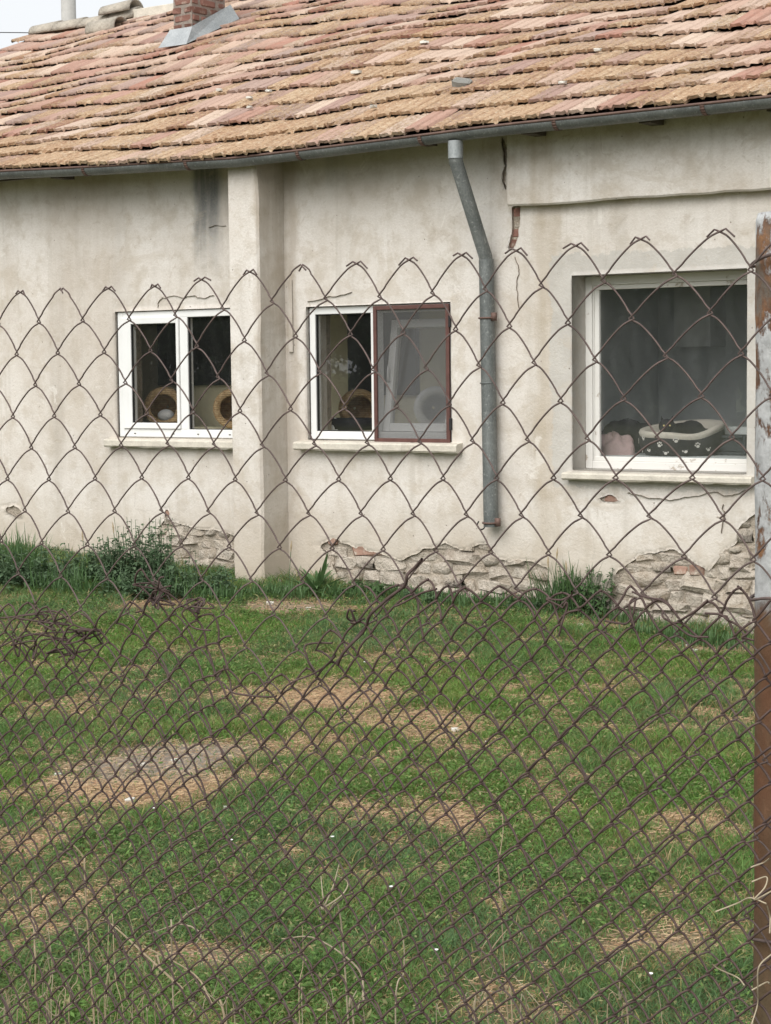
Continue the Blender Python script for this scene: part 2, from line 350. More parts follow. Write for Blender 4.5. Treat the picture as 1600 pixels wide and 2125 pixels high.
def ground_mat():
    t = NT('soil_and_thin_turf'); o = t.geo(); a = t.n('Attribute', {'attribute_name': 'tint'}).outputs['Color']
    n = t.noise(o, 7, 8, .7); n2 = t.noise(o, 60, 6, .7); n3 = t.noise(o, 1.2, 4)
    c = t.mix(t.mr(n, .35, .7, 0, .5), a, (.25, .185, .12)); c = t.mix(t.mr(n2, .5, .72, 0, .6), c, (.13, .095, .06)); c = t.mix(t.mr(n2, .62, .8, 0, .5), c, (.42, .34, .24))
    return t.pbr(c, .97, 0, t.bump(t.math('ADD', n, n2), .8, .02), .08)
M['ground'] = ground_mat()
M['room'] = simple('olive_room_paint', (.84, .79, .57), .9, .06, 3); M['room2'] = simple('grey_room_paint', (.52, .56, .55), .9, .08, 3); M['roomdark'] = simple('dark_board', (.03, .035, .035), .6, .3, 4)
M['roomfloor'] = simple('brown_lino', (.42, .35, .27), .7, .2, 5); M['cab'] = simple('grey_cabinet', (.62, .65, .63), .6, .1, 4)
M['fleece'] = simple('cream_fleece', (.62, .58, .50), .98, .15, 60, bump=1, bd=.006); M['blackcloth'] = simple('black_padded_cloth', (.016, .016, .019), .95, .3, 40, bump=.4); M['print'] = simple('cream_print', (.62, .60, .55), .95, .1, 30)
M['fur'] = simple('black_fur', (.008, .008, .009), .75, .4, 70, bump=.9, bd=.004); M['pink'] = simple('faded_pink_cloth', (.42, .31, .30), .95, .2, 14, bump=.5, bd=.01); M['greybox'] = simple('dark_plastic_crate', (.05, .06, .065), .5, .2, 8)
t_ = NT('cat_eye'); M['eye'] = t_.pbr((.75, .60, .22), .15, 0, None, .6)
def wick():
    t = NT('woven_wicker'); o = t.obj(); w = t.n('TexWave', {'wave_type': 'BANDS', 'bands_direction': 'Z'}, Vector=o, Scale=22.0, Distortion=2.0, Detail=2.0).outputs['Fac']
    n = t.noise(o, 40, 4); c = t.mix(t.mr(n, .3, .7), (.42, .27, .13), (.62, .46, .26)); c = t.mix(t.math('MULTIPLY', w, .35), c, (.14, .08, .035))
    return t.pbr(c, .7, 0, t.bump(w, .6, .006), .3)
M['wicker'] = wick(); M['white'] = simple('white_cloth', (.72, .73, .73), .9, .08, 10); M['crack'] = simple('deep_crack', (.20, .165, .13), .98, .3, 30)
M['concrete'] = simple('grey_concrete_pole', (.37, .36, .34), .9, .15, 5); M['pebble'] = simple('pale_pebble', (.55, .53, .48), .9, .25, 30); M['petal'] = simple('white_petals', (.8, .8, .78), .8, .05, 30); M['lead'] = simple('grey_broken_slab', (.24, .235, .215), .9, .3, 18, bump=.7)

# ------------------------------------------------------------------ ground
def lines(lo, hi, step, far):
    a = list(np.arange(lo, hi+1e-6, step)); d = step; v = hi
    while v < far: d *= 1.45; v += d; a.append(v)
    d = step; v = lo
    while v > -far: d *= 1.45; v -= d; a.insert(0, v)
    return np.array(a)
# bare patches: (px, py, half width px, half height px, strength) as seen in the photograph, laid on the ground
PATCH = []
for px, py, hw, hh, s, kind in [(660, 1447, 190, 26, 1.05, 0), (330, 1580, 190, 42, 1.3, 1), (270, 1645, 300, 42, 1.1, 0), (910, 1505, 180, 45, .8, 0), (600, 1258, 110, 14, 1.3, 2), (330, 1245, 110, 26, .7, 0), (1420, 1715, 100, 50, .5, 0), (540, 2000, 330, 42, 1.0, 2), (1130, 1640, 60, 22, .4, 0), (960, 1700, 60, 40, .5, 0), (770, 1670, 70, 22, .4, 0), (1400, 1950, 150, 40, .5, 2), (60, 1750, 120, 35, .6, 0), (80, 1960, 120, 40, .6, 0), (1250, 1300, 150, 16, .8, 2), (1480, 1340, 120, 18, 1.0, 2), (1020, 1440, 120, 25, .4, 0), (120, 1470, 110, 25, .5, 0), (1150, 1460, 90, 25, .4, 0), (900, 1810, 60, 20, .4, 0), (1510, 1490, 90, 24, .4, 0), (650, 1550, 120, 26, .45, 0)]:
    c = G(px, py); a = G(px+hw, py); b0 = G(px, py-hh); b1 = G(px, py+hh)
    PATCH.append((c, np.linalg.norm(a-c), np.linalg.norm(b0-b1)/2, s, kind))
def bare(x, y):
    """0 turf .. 1 bare; also returns greyness of the soil"""
    x = np.asarray(x, float); y = np.asarray(y, float)
    wxn = x+.35*(fbm(x*1.7, y*1.7, 5)-.5); wyn = y+.35*(fbm(x*1.7, y*1.7, 9)-.5)
    b = np.zeros_like(x); g = np.zeros_like(x)
    for c, a, h, s, kind in PATCH:
        dx = wxn-c[0]; dy = wyn-c[1]
        e = (dx*_r[0]+dy*_r[1])/a; f = (dx*_fh[0]+dy*_fh[1])/h
        k = s*np.clip(1.35-np.sqrt(e*e+f*f), 0, 1)
        b = np.maximum(b, k)
        if kind == 1: g = np.maximum(g, np.clip(k*1.2, 0, 1))
        if kind == 2: g = np.maximum(g, np.clip(k*.6, 0, 1))
    n = fbm(x*2.6+3, y*2.6, 21, 5); b = b+(n-.50)*1.5
    n2 = fbm(x*11, y*11, 31, 3); b = b+(n2-.5)*1.3
    return np.clip(b, 0, 1), g
gx = lines(-6, 9, .07, 500); gy = lines(-11.5, 1, .07, 500)
GX, GY = np.meshgrid(gx, gy); gb, gg = bare(GX.ravel(), GY.ravel())
GZ = ground_z(GX.ravel(), GY.ravel())+.03*(fbm(GX.ravel()*1.4, GY.ravel()*1.4, 2)-.5)+.018*(fbm(GX.ravel()*6, GY.ravel()*6, 4)-.5)
tan = np.array([.40, .275, .175]); grey = np.array([.30, .265, .225]); dark = np.array([.085, .095, .04])
far = np.clip((np.hypot(GX.ravel()-2, GY.ravel()+5)-11)/6, 0, 1)[:, None]
tv = fbm(GX.ravel()*3, GY.ravel()*3, 41)[:, None]
bc = (tan*(.75+.5*tv))*(1-gg[:, None])+grey*gg[:, None]
gc = dark*(1-gb[:, None])+bc*gb[:, None]; gc = gc*(1-far)+np.array([.075, .11, .035])*far
nx, ny = len(gx), len(gy); ii = (np.arange(ny-1)[:, None]*nx+np.arange(nx-1)[None, :]).ravel()
go = link(bpy.data.objects.new('ground', np_mesh('ground', np.stack([GX.ravel(), GY.ravel(), GZ], 1), np.stack([ii, ii+1, ii+1+nx, ii+nx], 1), M['ground'], True, gc)))
tag(go, kind='structure')
def gz(x, y): return ground_z(x, y)+.03*(fbm(np.asarray(x)*1.4, np.asarray(y)*1.4, 2)-.5)+.018*(fbm(np.asarray(x)*6, np.asarray(y)*6, 4)-.5)

# ------------------------------------------------------------------ house
house = empty('house', (0, 0, 0))
tag(house, 'long cream plastered house with lichen covered clay tile roof behind the wire fence', 'house')
HX0, HX1, HD = -7.65, 6.6, 9.0
TPIT = .45; EY = -.44; EZ = 3.172                     # eave edge and roof pitch
RY = 4.36; RZ = EZ+(RY-EY)*TPIT
W1 = (-2.555, -1.31, 1.092, 2.062); W2 = (-.682, .566, 1.095, 2.048); W3 = (1.514, 2.752, .925, 2.19)
WIN = [W1, W2, W3]
def poly_world(pts): return np.array([[W(a, b)[0], W(a, b)[2]] for a, b in pts])
DAMAGE = [poly_world(p) for p in (
    [(322, 1095), (345, 1078), (400, 1095), (470, 1105), (500, 1120), (500, 1260), (400, 1250), (340, 1160)],
    [(662, 1132), (690, 1116), (730, 1133), (760, 1140), (800, 1156), (835, 1166), (880, 1138), (925, 1128), (955, 1140), (1005, 1131), (1035, 1158), (1100, 1164), (1135, 1182), (1155, 1260), (690, 1260), (700, 1190)],
    [(1275, 1195), (1330, 1152), (1392, 1140), (1436, 1165), (1468, 1182), (1500, 1150), (1527, 1125), (1540, 1085), (1562, 1065), (1660, 1055), (1760, 1060), (1760, 1440), (1265, 1380), (1262, 1260)],
    [(1062, 424), (1079, 424), (1078, 470), (1073, 500), (1059, 522), (1052, 515), (1061, 480)],
    [(1040, 270), (1047, 300), (1051, 320), (1050, 350), (1046, 375), (1052, 396), (1048, 397), (1038, 374), (1044, 345), (1040, 305)],
    [(4, 1057), (25, 1046), (47, 1068), (40, 1080), (20, 1072)],
    [(1242, 1033), (1265, 1026), (1292, 1041), (1265, 1045), (1246, 1041)],
    [(338, 1060), (348, 1055), (352, 1070), (343, 1075)])]
def inpoly(P, x, y):
    ins = np.zeros(x.shape, bool); j = len(P)-1
    for i in range(len(P)):
        xi, yi = P[i]; xj, yj = P[j]
        cnd = ((yi > y) != (yj > y)) & (x < (xj-xi)*(y-yi)/(yj-yi+1e-12)+xi); ins ^= cnd; j = i
    return ins
def damaged(x, z, amp=.05):
    a = x+amp*(fbm(x*7, z*7, 61)-.5)+amp*.5*(fbm(x*28, z*28, 63)-.5); b = z+amp*(fbm(x*7, z*7, 65)-.5)+amp*.5*(fbm(x*28, z*28, 67)-.5)
    m = np.zeros(x.shape, bool)
    for i, P in enumerate(DAMAGE): m |= inpoly(P, a, b) if i not in (3, 4, 6, 7) else inpoly(P, x+.4*(a-x), z+.4*(b-z))
    return m
def axis_lines(lo, hi, step, fixed, fine):
    a = [lo]; v = lo
    while v < hi-1e-6:
        st = step
        for f0, f1, fs in fine:
            if f0 <= v < f1: st = fs
        v = min(hi, v+st); a.append(v)
    a = np.array(a)
    for f in fixed:
        k = np.argmin(abs(a-f)); a[k] = f
    return np.unique(a)
ZTOP = 3.30
xs = axis_lines(HX0, HX1, .04, [w for q in WIN for w in q[:2]], [(-2.25, -1.2, .02), (-.6, 3.4, .013), (-3.4, -3.0, .015)])
zs = axis_lines(-.35, ZTOP, .03, [w for q in WIN for w in q[2:]], [(-.35, .95, .016), (2.3, 3.32, .018)])
XS, ZS = np.meshgrid(xs, zs); xc = (XS[:-1, :-1]+XS[1:, 1:])/2; zc = (ZS[:-1, :-1]+ZS[1:, 1:])/2
keep = np.ones(xc.shape, bool); opn = np.zeros(xc.shape, bool)
for a, b, c, d in WIN: opn |= (xc > a) & (xc < b) & (zc > c) & (zc < d)
dm = damaged(xc, zc) & ~opn; keep = ~opn & ~dm
nX, nZ = len(xs), len(zs)
yy = -.010*(fbm(XS*.9, ZS*.9, 71)-.5)-.007*(fbm(XS*5, ZS*5, 73)-.5)
for a, b, c, d in WIN:                       # keep opening edges straight-ish
    pass
V = np.stack([XS.ravel(), yy.ravel(), ZS.ravel()], 1)
# smooth the staircase of broken edges
edge = np.zeros((nZ, nX), bool); kp = np.pad(keep, 1, constant_values=False); dp = np.pad(dm, 1, constant_values=False)
kcount = kp[:-1, :-1].astype(int)+kp[1:, :-1]+kp[:-1, 1:]+kp[1:, 1:]; dcount = dp[:-1, :-1].astype(int)+dp[1:, :-1]+dp[:-1, 1:]+dp[1:, 1:]
be = (kcount > 0) & (dcount > 0); bidx = np.where(be.ravel())[0]
VV = V.reshape(nZ, nX, 3).copy(); A = VV.copy()
for _ in range(3):
    acc = np.zeros((nZ, nX, 2)); cnt = np.zeros((nZ, nX, 1))
    for dz_, dx_ in ((1, 0), (-1, 0), (0, 1), (0, -1)):
        sh = np.roll(np.roll(A[..., [0, 2]], dz_, 0), dx_, 1); sb = np.roll(np.roll(be, dz_, 0), dx_, 1)[..., None]
        acc += sh*sb; cnt += sb
    tgt = np.where(cnt > 0, acc/np.maximum(cnt, 1), A[..., [0, 2]]); A[..., [0, 2]] = np.where(be[..., None], A[..., [0, 2]]*.45+tgt*.55, A[..., [0, 2]])
A[..., 1] += np.where(be, .004+.012*hash2(XS*91, ZS*77, 3), 0)
V = A.reshape(-1, 3)
ci = np.arange((nZ-1)*(nX-1)).reshape(nZ-1, nX-1); base = (np.arange(nZ-1)[:, None]*nX+np.arange(nX-1)[None, :])
Fq = np.stack([base, base+1, base+1+nX, base+nX], -1)[keep]
EV = [V]; EF = []; nv = len(V)
def extr(k0, sel, i0, i1):
    pass
kk = np.pad(keep, 1, constant_values=False); oo = np.pad(opn, 1, constant_values=False)
vid = np.arange(nZ*nX).reshape(nZ, nX)
extra = []; faces2 = []
def skirt(mask_keep, mask_other, va, vb, isopen):
    global nv
    m = mask_keep & mask_other; a = va[m]; b = vb[m]; dep = np.where(isopen[m], .235, .035)
    Va = V[a].copy(); Vb = V[b].copy(); Va[:, 1] = dep; Vb[:, 1] = dep; k = len(a)
    extra.append(Va); extra.append(Vb); faces2.append(np.stack([a, b, nv+k+np.arange(k), nv+np.arange(k)], 1)); nv += 2*k
inn = kk[1:-1, 1:-1]
skirt(inn, ~kk[1:-1, 2:], vid[:-1, 1:], vid[1:, 1:], oo[1:-1, 2:]); skirt(inn, ~kk[1:-1, :-2], vid[1:, :-1], vid[:-1, :-1], oo[1:-1, :-2])
skirt(inn, ~kk[2:, 1:-1], vid[1:, 1:], vid[1:, :-1], oo[2:, 1:-1]); skirt(inn, ~kk[:-2, 1:-1], vid[:-1, :-1], vid[:-1, 1:], oo[:-2, 1:-1])
me = np_mesh('wall', np.concatenate([V]+extra), [Fq]+faces2, M['plaster'], False)
wall = link(bpy.data.objects.new('wall', me), house)
# masonry core behind the plaster, decomposed round the openings
cb = MB(); edges = [HX0+.01, W1[0]-.012, W1[1]+.012, W2[0]-.012, W2[1]+.012, W3[0]-.012, W3[1]+.012, HX1-.01]
cy0, cy1 = .031, .30
for i in range(0, 8, 2): cb.box(edges[i], edges[i+1], cy0, cy1, -.35, ZTOP-.02)
for q in WIN:
    cb.box(q[0]-.0118, q[1]+.0118, cy0, cy1, -.35, q[2]-.012); cb.box(q[0]-.0118, q[1]+.0118, cy0, cy1, q[3]+.012, ZTOP-.02)
core = cb.build('wall_core', M['mortar'], house)
# other outside walls
ow = MB(); ow.box(HX0, HX0+.3, .302, HD, -.35, ZTOP); ow.box(HX1-.3, HX1, .302, HD, -.35, ZTOP); ow.box(HX0+.302, HX1-.302, HD-.3, HD, -.35, ZTOP)
for xa, xb in ((HX0, HX0+.3), (HX1-.3, HX1)):
    ym = RY; zt = RZ-.16
    ow.add([(xa, .05, ZTOP), (xb, .05, ZTOP), (xb, HD, ZTOP), (xa, HD, ZTOP), (xa, ym, zt), (xb, ym, zt)], [(0, 4, 3), (1, 2, 5), (0, 1, 5, 4), (3, 4, 5, 2)])
ow.build('side_wall', M['plaster'], house)
# stones and bricks bared at the foot of the wall
def rock_mesh(name, seed, mat, rough=.10, bev=.16, smooth=False):
    r = np.random.default_rng(seed); bm = bmesh.new(); bmesh.ops.create_cube(bm, size=1)
    bmesh.ops.bevel(bm, geom=list(bm.edges), offset=bev, segments=1, affect='EDGES')
    for v in bm.verts: v.co += Vector(r.normal(0, rough*.45, 3))
    me = bpy.data.meshes.new(name); bm.to_mesh(me); bm.free(); me.materials.append(mat)
    
    if smooth: me.polygons.foreach_set('use_smooth', np.ones(len(me.polygons), bool))
    return me
STV = [rock_mesh('stone', s, M['stone'], .20, (.13, .2)[s % 2], s % 3 == 0) for s in range(12)]; BKV = [rock_mesh('brick', 30+s, M['footbrick'], .12, .2) for s in range(4)]
BRV = [rock_mesh('brick', 50+s, M['brick'], .045) for s in range(5)]
z = -.2; row = 0
reds = [W(760, 1152), W(1400, 1178), W(1450, 1185), W(1265, 1035), W(1066, 500), W(1070, 480), W(345, 1066), W(695, 1128)]
while z < 1.05:
    h = random.uniform(.05, .095); x = -3.4+random.uniform(0, .2)
    while x < 3.5:
        w = random.uniform(.09, .30); xc0 = x+w/2; zc0 = z+h/2
        tx = np.array([xc0-w*.3, xc0, xc0+w*.3, xc0, xc0]); tz = np.array([zc0, zc0, zc0, zc0+h*.3, zc0-h*.3])
        inside = False
        for i in (0, 1, 2, 5, 7): inside |= inpoly(DAMAGE[i], tx, tz).any()
        inw = any(a-.05 < xc0 < b+.05 and c-.12 < zc0 for a, b, c, d in WIN)
        if inside and not inw and zc0 > float(ground_z(xc0, 0))-.12:
            red = any(abs(q[0]-xc0) < w*.55 and abs(q[2]-zc0) < h*.6 for q in reds) or random.random() < .03
            me = random.choice(BKV if red else STV)
            o = link(bpy.data.objects.new('brick' if red else 'stone', me), wall)
            low = max(0, .25-zc0)*.12
            o.location = (xc0, .083-random.uniform(.0, .022)-low*.6, zc0+random.gauss(0, .008)); o.scale = (w*1.02, .12, h*random.uniform(.85, 1.12))
            o.rotation_euler = (random.uniform(-.09, .09), random.uniform(-.12, .12), random.uniform(-.09, .09))
        x += w
    z += h; row += 1
for (px, py, w, h, me) in ((1071, 440, .10, .07, BRV[0]), (1069, 462, .10, .055, STV[2]), (1067, 483, .11, .06, BRV[1]), (1063, 505, .11, .065, BRV[2]), (1268, 1036, .17, .065, BKV[0])):
    q = W(px, py); o = link(bpy.data.objects.new('brick', me), wall); o.location = (q[0], .052, q[2]); o.scale = (w, .05, h)
# hairline cracks in the plaster: thin dark grooves
def crack(pts, w=.006):
    P = np.array([W(a, b) for a, b in pts]); t = np.linspace(0, len(P)-1, len(P)*7)
    Q = np.stack([np.interp(t, np.arange(len(P)), P[:, k]) for k in range(3)], 1)
    Q[:, 0] += .03*(fbm(t*2.3+pts[0][0], t*0, 3, 3)-.5); Q[:, 2] += .03*(fbm(t*2.3+pts[0][1], t*0, 4, 3)-.5); Q[:, 1] = -.0125
    wv = w*(.35+.65*vnoise(t*1.7, t*0+pts[0][0], 6)); wv[0] = wv[-1] = .0005
    T = np.gradient(Q, axis=0); N = np.stack([-T[:, 2], T[:, 0]*0, T[:, 0]], 1); N /= np.linalg.norm(N, axis=1, keepdims=True)+1e-9
    b = MB(); n = len(Q); Vb = np.concatenate([Q+N*wv[:, None]/2, Q-N*wv[:, None]/2, Q+np.array([0, .02, 0])])
    b.add(Vb, [(i, i+1, n+i+1, n+i) for i in range(n-1)]+[(i, 2*n+i, 2*n+i+1, i+1) for i in range(n-1)]+[(n+i, n+i+1, 2*n+i+1, 2*n+i) for i in range(n-1)])
    b.build('crack', M['crack'], wall)
for p in ([(328, 640), (337, 618), (362, 613), (385, 617), (405, 614), (425, 618), (445, 614)], [(640, 627), (690, 615), (730, 606)], [(1072, 530), (1078, 560), (1073, 590), (1080, 640)], [(1300, 1022), (1330, 1028), (1370, 1037), (1405, 1036), (1440, 1028), (1480, 1022), (1520, 1026), (1548, 1015)], [(1500, 1045), (1504, 1070), (1498, 1105)], [(433, 470), (470, 468)]):
    crack(p, .0024)
# buttress beside the left window
pb = MB(); n = 40
for k in range(n+1):
    z = -.3+(3.16+.3)*k/n; e = .008*(vnoise(z*3, 0, 81)-.5); e2 = .012*(vnoise(z*4, 5, 82)-.5)
    ch = max(0, (z-2.86))*.10
    pb.v += [(-1.152+e*.6, .01, z), (-1.152+e*.6, -.285, z), (-1.135+e*.6, -.303, z), (-.885+e2-ch, -.303, z), (-.868+e2-ch, -.288+e, z), (-.872+e2*.3, .01, z)]
pb.f = [(k*6+i, k*6+i+1, k*6+7+i, k*6+6+i) for k in range(n) for i in range(5)]+[tuple(range(n*6, n*6+6))]
pb.build('buttress', M['plaster'], house, False)
# deep plaster band over the large window
bb = MB(); n = 60; x0b, x1b = 1.075, HX1-.01
for k in range(n+1):
    x = x0b+(x1b-x0b)*k/n; e = .006*(vnoise(x*6, 1, 85)-.5)*2; zb = 2.655+e-.004*(x-1)
    xo = x
    bb.v += [(xo, .012, zb+.02), (xo, -.068, zb), (xo, -.080, zb+.012), (xo, -.078, 3.3), (xo, .012, 3.3)]
bb.f = [(k*5+i, k*5+i+1, k*5+6+i, k*5+5+i) for k in range(n) for i in range(4)]+[(0, 1, 2, 3, 4)]
bb.build('lintel_band', M['plaster'], house)
ls = MB().box(wx(601, 0, 650), wx(609, 0, 650), -.018, -.006, wz(605, 731), wz(605, 580)).build('wall_lath', M['plaster'], house, bevel=.003)

# ---- windows
def bars(mb, x0, x1, z0, z1, w, y0, y1, wb=None, wt=None, wl=None, wr=None):
    wb = wb or w; wt = wt or w; wl = wl or w; wr = wr or w
    mb.box(x0, x0+wl, y0, y1, z0, z1); mb.box(x1-wr, x1, y0, y1, z0, z1); mb.box(x0+wl, x1-wr, y0+.0007, y1, z0, z0+wb); mb.box(x0+wl, x1-wr, y0+.0007, y1, z1-wt, z1)
def pane(parent, x0, x1, z0, z1, y, mat): return MB().box(x0, x1, y, y+.004, z0, z1).build('pane', mat, parent)
def gasket(parent, x0, x1, z0, z1, y):
    m = MB(); bars(m, x0-.002, x1+.002, z0-.002, z1+.002, .007, y, y+.02); return m.build('gasket', M['gasket'], parent)
# left window: opening sash and fixed light
fm = MB(); a, b, c, d = W1; y0 = .016; g = .006
mx0, mx1 = wx(367), wx(387)
bars(fm, a+g, b-g, c+.004, d-g, .052, y0, y0+.065, wb=.062); fm.box(mx0+.02, mx1, y0+.0004, y0+.065, c+.066, d-g-.052)
w1o = fm.build('window', M['pvc'], house, bevel=.004); w1o['label'] = 'white plastic window half hidden by the buttress'
sx0, sx1, sz0, sz1 = wx(253), mx0+.018, wz(253, 889), wz(253, 660)
sm = MB(); px0, px1, pz0, pz1 = wx(272), wx(366)-.004, wz(272, 877), wz(272, 673)
bars(sm, sx0, sx1, sz0, sz1, .05, y0-.014, y0+.05, wl=px0-sx0, wr=sx1-px1, wb=pz0-sz0, wt=sz1-pz1); sash = sm.build('sash', M['pvc'], w1o, bevel=.005)
pane(w1o, px0-.003, px1+.003, pz0-.003, pz1+.003, y0+.012, M['glass']); gasket(w1o, px0, px1, pz0, pz1, y0-.006)
pane(w1o, mx1-.003, b-g-.05, c+.064, d-g-.05, y0+.03, M['glass']); gasket(w1o, mx1+.002, b-g-.054, c+.068, d-g-.054, y0+.012)
for px in (275, 355, 406, 472): MB().box(wx(px)-.008, wx(px)+.008, y0-.0035, y0+.004, c+.028, c+.034).build('drain_slot', M['gasket'], w1o)
# middle window: fixed light, tilted sash behind an insect screen
a, b, c, d = W2; fm = MB(); y0 = .03; mx0, mx1 = wx(764), wx(778)
bars(fm, a+g, b-g, c+.004, d-g, .05, y0, y0+.065, wb=.058, wr=.045); fm.box(mx0+.004, mx1+.01, y0+.0004, y0+.065, c+.062, d-g-.05)
w2o = fm.build('window', M['pvc'], house, bevel=.004); w2o['label'] = 'white plastic window with brown framed insect screen over its open right half'
pane(w2o, a+g+.047, mx0+.007, c+.06, d-g-.047, y0+.028, M['glass']); gasket(w2o, a+g+.052, mx0+.003, c+.064, d-g-.052, y0+.012)
sc = MB(); nx0, nx1, nz0, nz1 = wx(777), wx(934), wz(777, 917), wz(934, 630)
bars(sc, nx0, nx1, nz0, nz1, .028, -.012, .008); scr = sc.build('insect_screen', M['netframe'], w2o, bevel=.003)
MB().box(nx0+.02, nx1-.02, -.001, .0, nz0+.02, nz1-.02).build('mesh', M['screen'], scr)
for zz in (nz0+.13, nz1-.12): MB().box(nx1-.002, nx1+.016, -.016, .01, zz-.04, zz+.04).build('hinge', M['gasket'], scr, bevel=.003)
ts = MB(); sw = b-g-.045-(mx1+.01); sh = d-c-.16
bars(ts, 0, sw, 0, sh, .058, 0, .06); tso = ts.build('sash', M['pvc'], w2o, bevel=.005); tso.location = (mx1+.012, y0+.035, c+.066); tso.rotation_euler.x = -math.radians(9); tso['label'] = 'sash tilted inwards at the top'
MB().box(.056, sw-.056, .028, .032, .056, sh-.056).build('pane', M['glass'], tso)
MB().tube([(.03, -.005, sh*.45), (.03, -.03, sh*.45), (.03, -.032, sh*.58)], .008, 6).build('handle', M['pvc'], tso, True)
# right window: old wooden frame set deep
a, b, c, d = W3; fm = MB(); y0 = .17
px0, px1, pz0, pz1 = wx(1240, y0, 775), b-.05, wz(1400, 956, y0+.02), wz(1400, 594, y0+.02)
bars(fm, a+.001, b-.001, c+.001, d-.001, .05, y0, y0+.06, wl=.05, wt=.06, wb=.05)
bars(fm, a+.051, b-.051, c+.051, d-.061, .03, y0+.016, y0+.0595, wl=px0-a-.085)
w3o = fm.build('window', M['peel'], house, bevel=.004); w3o['label'] = 'large single pane window in a peeling white wooden frame'
st = MB(); bars(st, px0-.036, px1+.02, pz0-.03, pz1+.03, .034, y0+.026, y0+.056); st.build('sash', M['peel'], w3o, bevel=.004)
pane(w3o, px0-.004, px1-.012, pz0-.004, pz1+.004, y0+.04, M['glass_d'])
# sills
def sill(x0, x1, z0, z1, yf, yb, parent, mat=M['sill'], broken=None):
    m = MB(); n = 40; r = random.Random(int(x0*100))
    for k in range(n+1):
        x = x0+(x1-x0)*k/n; j = .007*(vnoise(x*11, 3, 91)-.5); j2 = .009*(vnoise(x*17, 7, 92)-.5)
        cut = 0
        if broken and abs(x-broken) < .035: cut = .05*(1-abs(x-broken)/.035)
        m.v += [(x, yb, z0+.004), (x, yf+.012+cut, z0+j2), (x, yf+j+cut, z0+.012), (x, yf+j+cut, z1-.022), (x, yf+.012+cut, z1-.012), (x, yb, z1)]
    m.f = [(k*6+i, k*6+(i+1) % 6, k*6+6+(i+1) % 6, k*6+6+i) for k in range(n) for i in range(6)]+[(5, 4, 3, 2, 1, 0), tuple(n*6+i for i in range(6))]
    return m.build('sill', mat, parent)
sill(-2.64, W1[1]+.05, 1.018, 1.0905, -.075, .015, w1o); sill(-.752, .655, 1.022, 1.0935, -.085, .029, w2o, broken=wx(842, -.08)); sill(1.478, 2.82, .862, .923, -.085, .169, w3o)
# ---- rooms behind the glass
def room(x0, x1, y1, z0, z1, mats):
    y0 = .31
    for nm, q in (('room_back_wall', (x0, x1, y1, y1+.1, z0, z1)), ('room_side_wall', (x0-.1, x0, y0, y1, z0, z1)), ('room_side_wall', (x1, x1+.1, y0, y1, z0, z1)), ('room_floor', (x0, x1, y0, y1, z0-.1, z0-.002)), ('room_ceiling', (x0, x1, y0, y1, z1+.002, z1+.1))):
        MB().box(*q).build(nm, M[mats[1] if 'floor' in nm else mats[0]], house)
room(-5.2, 1.05, 1.05, .2, 2.95, ('room', 'roomfloor')); room(1.2, 5.4, 1.8, .2, 2.95, ('room2', 'roomfloor'))
LZ = 1.15
MB().box(-3.0, -.95, .302, .86, LZ-.1, LZ).build('inner_ledge', M['room'], house, bevel=.005); MB().box(-.9, 1.0, .302, .86, LZ-.06, LZ).build('inner_ledge', M['room'], house, bevel=.005)
bedy = .60; BZ = wz(1410, 947, bedy-.2)
MB().box(1.25, 3.6, .302, 1.1, BZ-.05, BZ).build('inner_ledge', M['room2'], house, bevel=.005)
def boardpx(p0, q0, p1, q1, y, nm, mat, dep=.04):
    A_ = W(p0, q1, y-dep); B_ = W(p1, q0, y-dep); return MB().box(A_[0], B_[0], y-dep, y-.003, A_[2], B_[2]).build(nm, mat, house, bevel=.004)
boardpx(722, 560, 860, 820, 1.05, 'dark_panel', M['roomdark'], .06); boardpx(328, 560, 600, 800, 1.05, 'dark_panel', M['roomdark'], .06)  # plain dark panels set flat against the back wall
boardpx(1398, 590, 1474, 720, 1.8, 'wall_cabinet', M['cab'], .25)

# ---- roof
roof_y = lambda s: EY+s*math.cos(math.atan(TPIT)); CP = math.cos(math.atan(TPIT)); SP = math.sin(math.atan(TPIT))
GPTS = [(-8.0, 3.19), (-5.5, 3.18), (-3.31, 3.165), (-2.2, 3.128), (-.98, 3.096), (-.2, 3.11), (.93, 3.136), (2.0, 3.147), (3.11, 3.157), (6.9, 3.175)]
def sag(x, s):
    e = 1-math.exp(-max(0, s)/.9); gv = float(np.interp(x, [p[0] for p in GPTS], [p[1] for p in GPTS]))-3.165
    return gv*math.exp(-max(0, s)/1.6)+e*(+.034*math.sin(.95*x+1.1*s+.6)+.022*math.sin(2.1*x-1.7*s+2)+.010*math.sin(3.7*x+2.6*s))
SL = (RY-EY)/CP; XV0, XV1 = HX0-.22, HX1+.2
dk = MB(); nn = 60; ms = 20
for j in range(ms+1):
    for i in range(nn+1):
        x = XV0+.06+(XV1-XV0-.12)*i/nn; s = .06+(SL-.06)*j/ms; dk.v.append((x, EY+s*CP, EZ+s*SP+sag(x, s)-.05))
dk.f = [(j*(nn+1)+i, j*(nn+1)+i+1, (j+1)*(nn+1)+i+1, (j+1)*(nn+1)+i) for j in range(ms) for i in range(nn)]
roof = dk.build('roof', M['deck'], house, solid=.03)
bk = MB(); bk.add([(XV0, RY, RZ), (XV1, RY, RZ), (XV1, HD+.4, RZ-(HD+.4-RY)*TPIT), (XV0, HD+.4, RZ-(HD+.4-RY)*TPIT)], [(0, 1, 2, 3)])
bko = bk.build('rear_slope', M['tile_f'], roof, solid=.05)
TW = .205; EXPO = .355; TLEN = .41; NR = int(SL/EXPO)+1
prof = [(0, .0), (.012, .018), (.03, .013), (.078, .016), (.093, .0), (.108, .0), (.122, .019), (.168, .013), (.19, .018), (.2045, .001)]
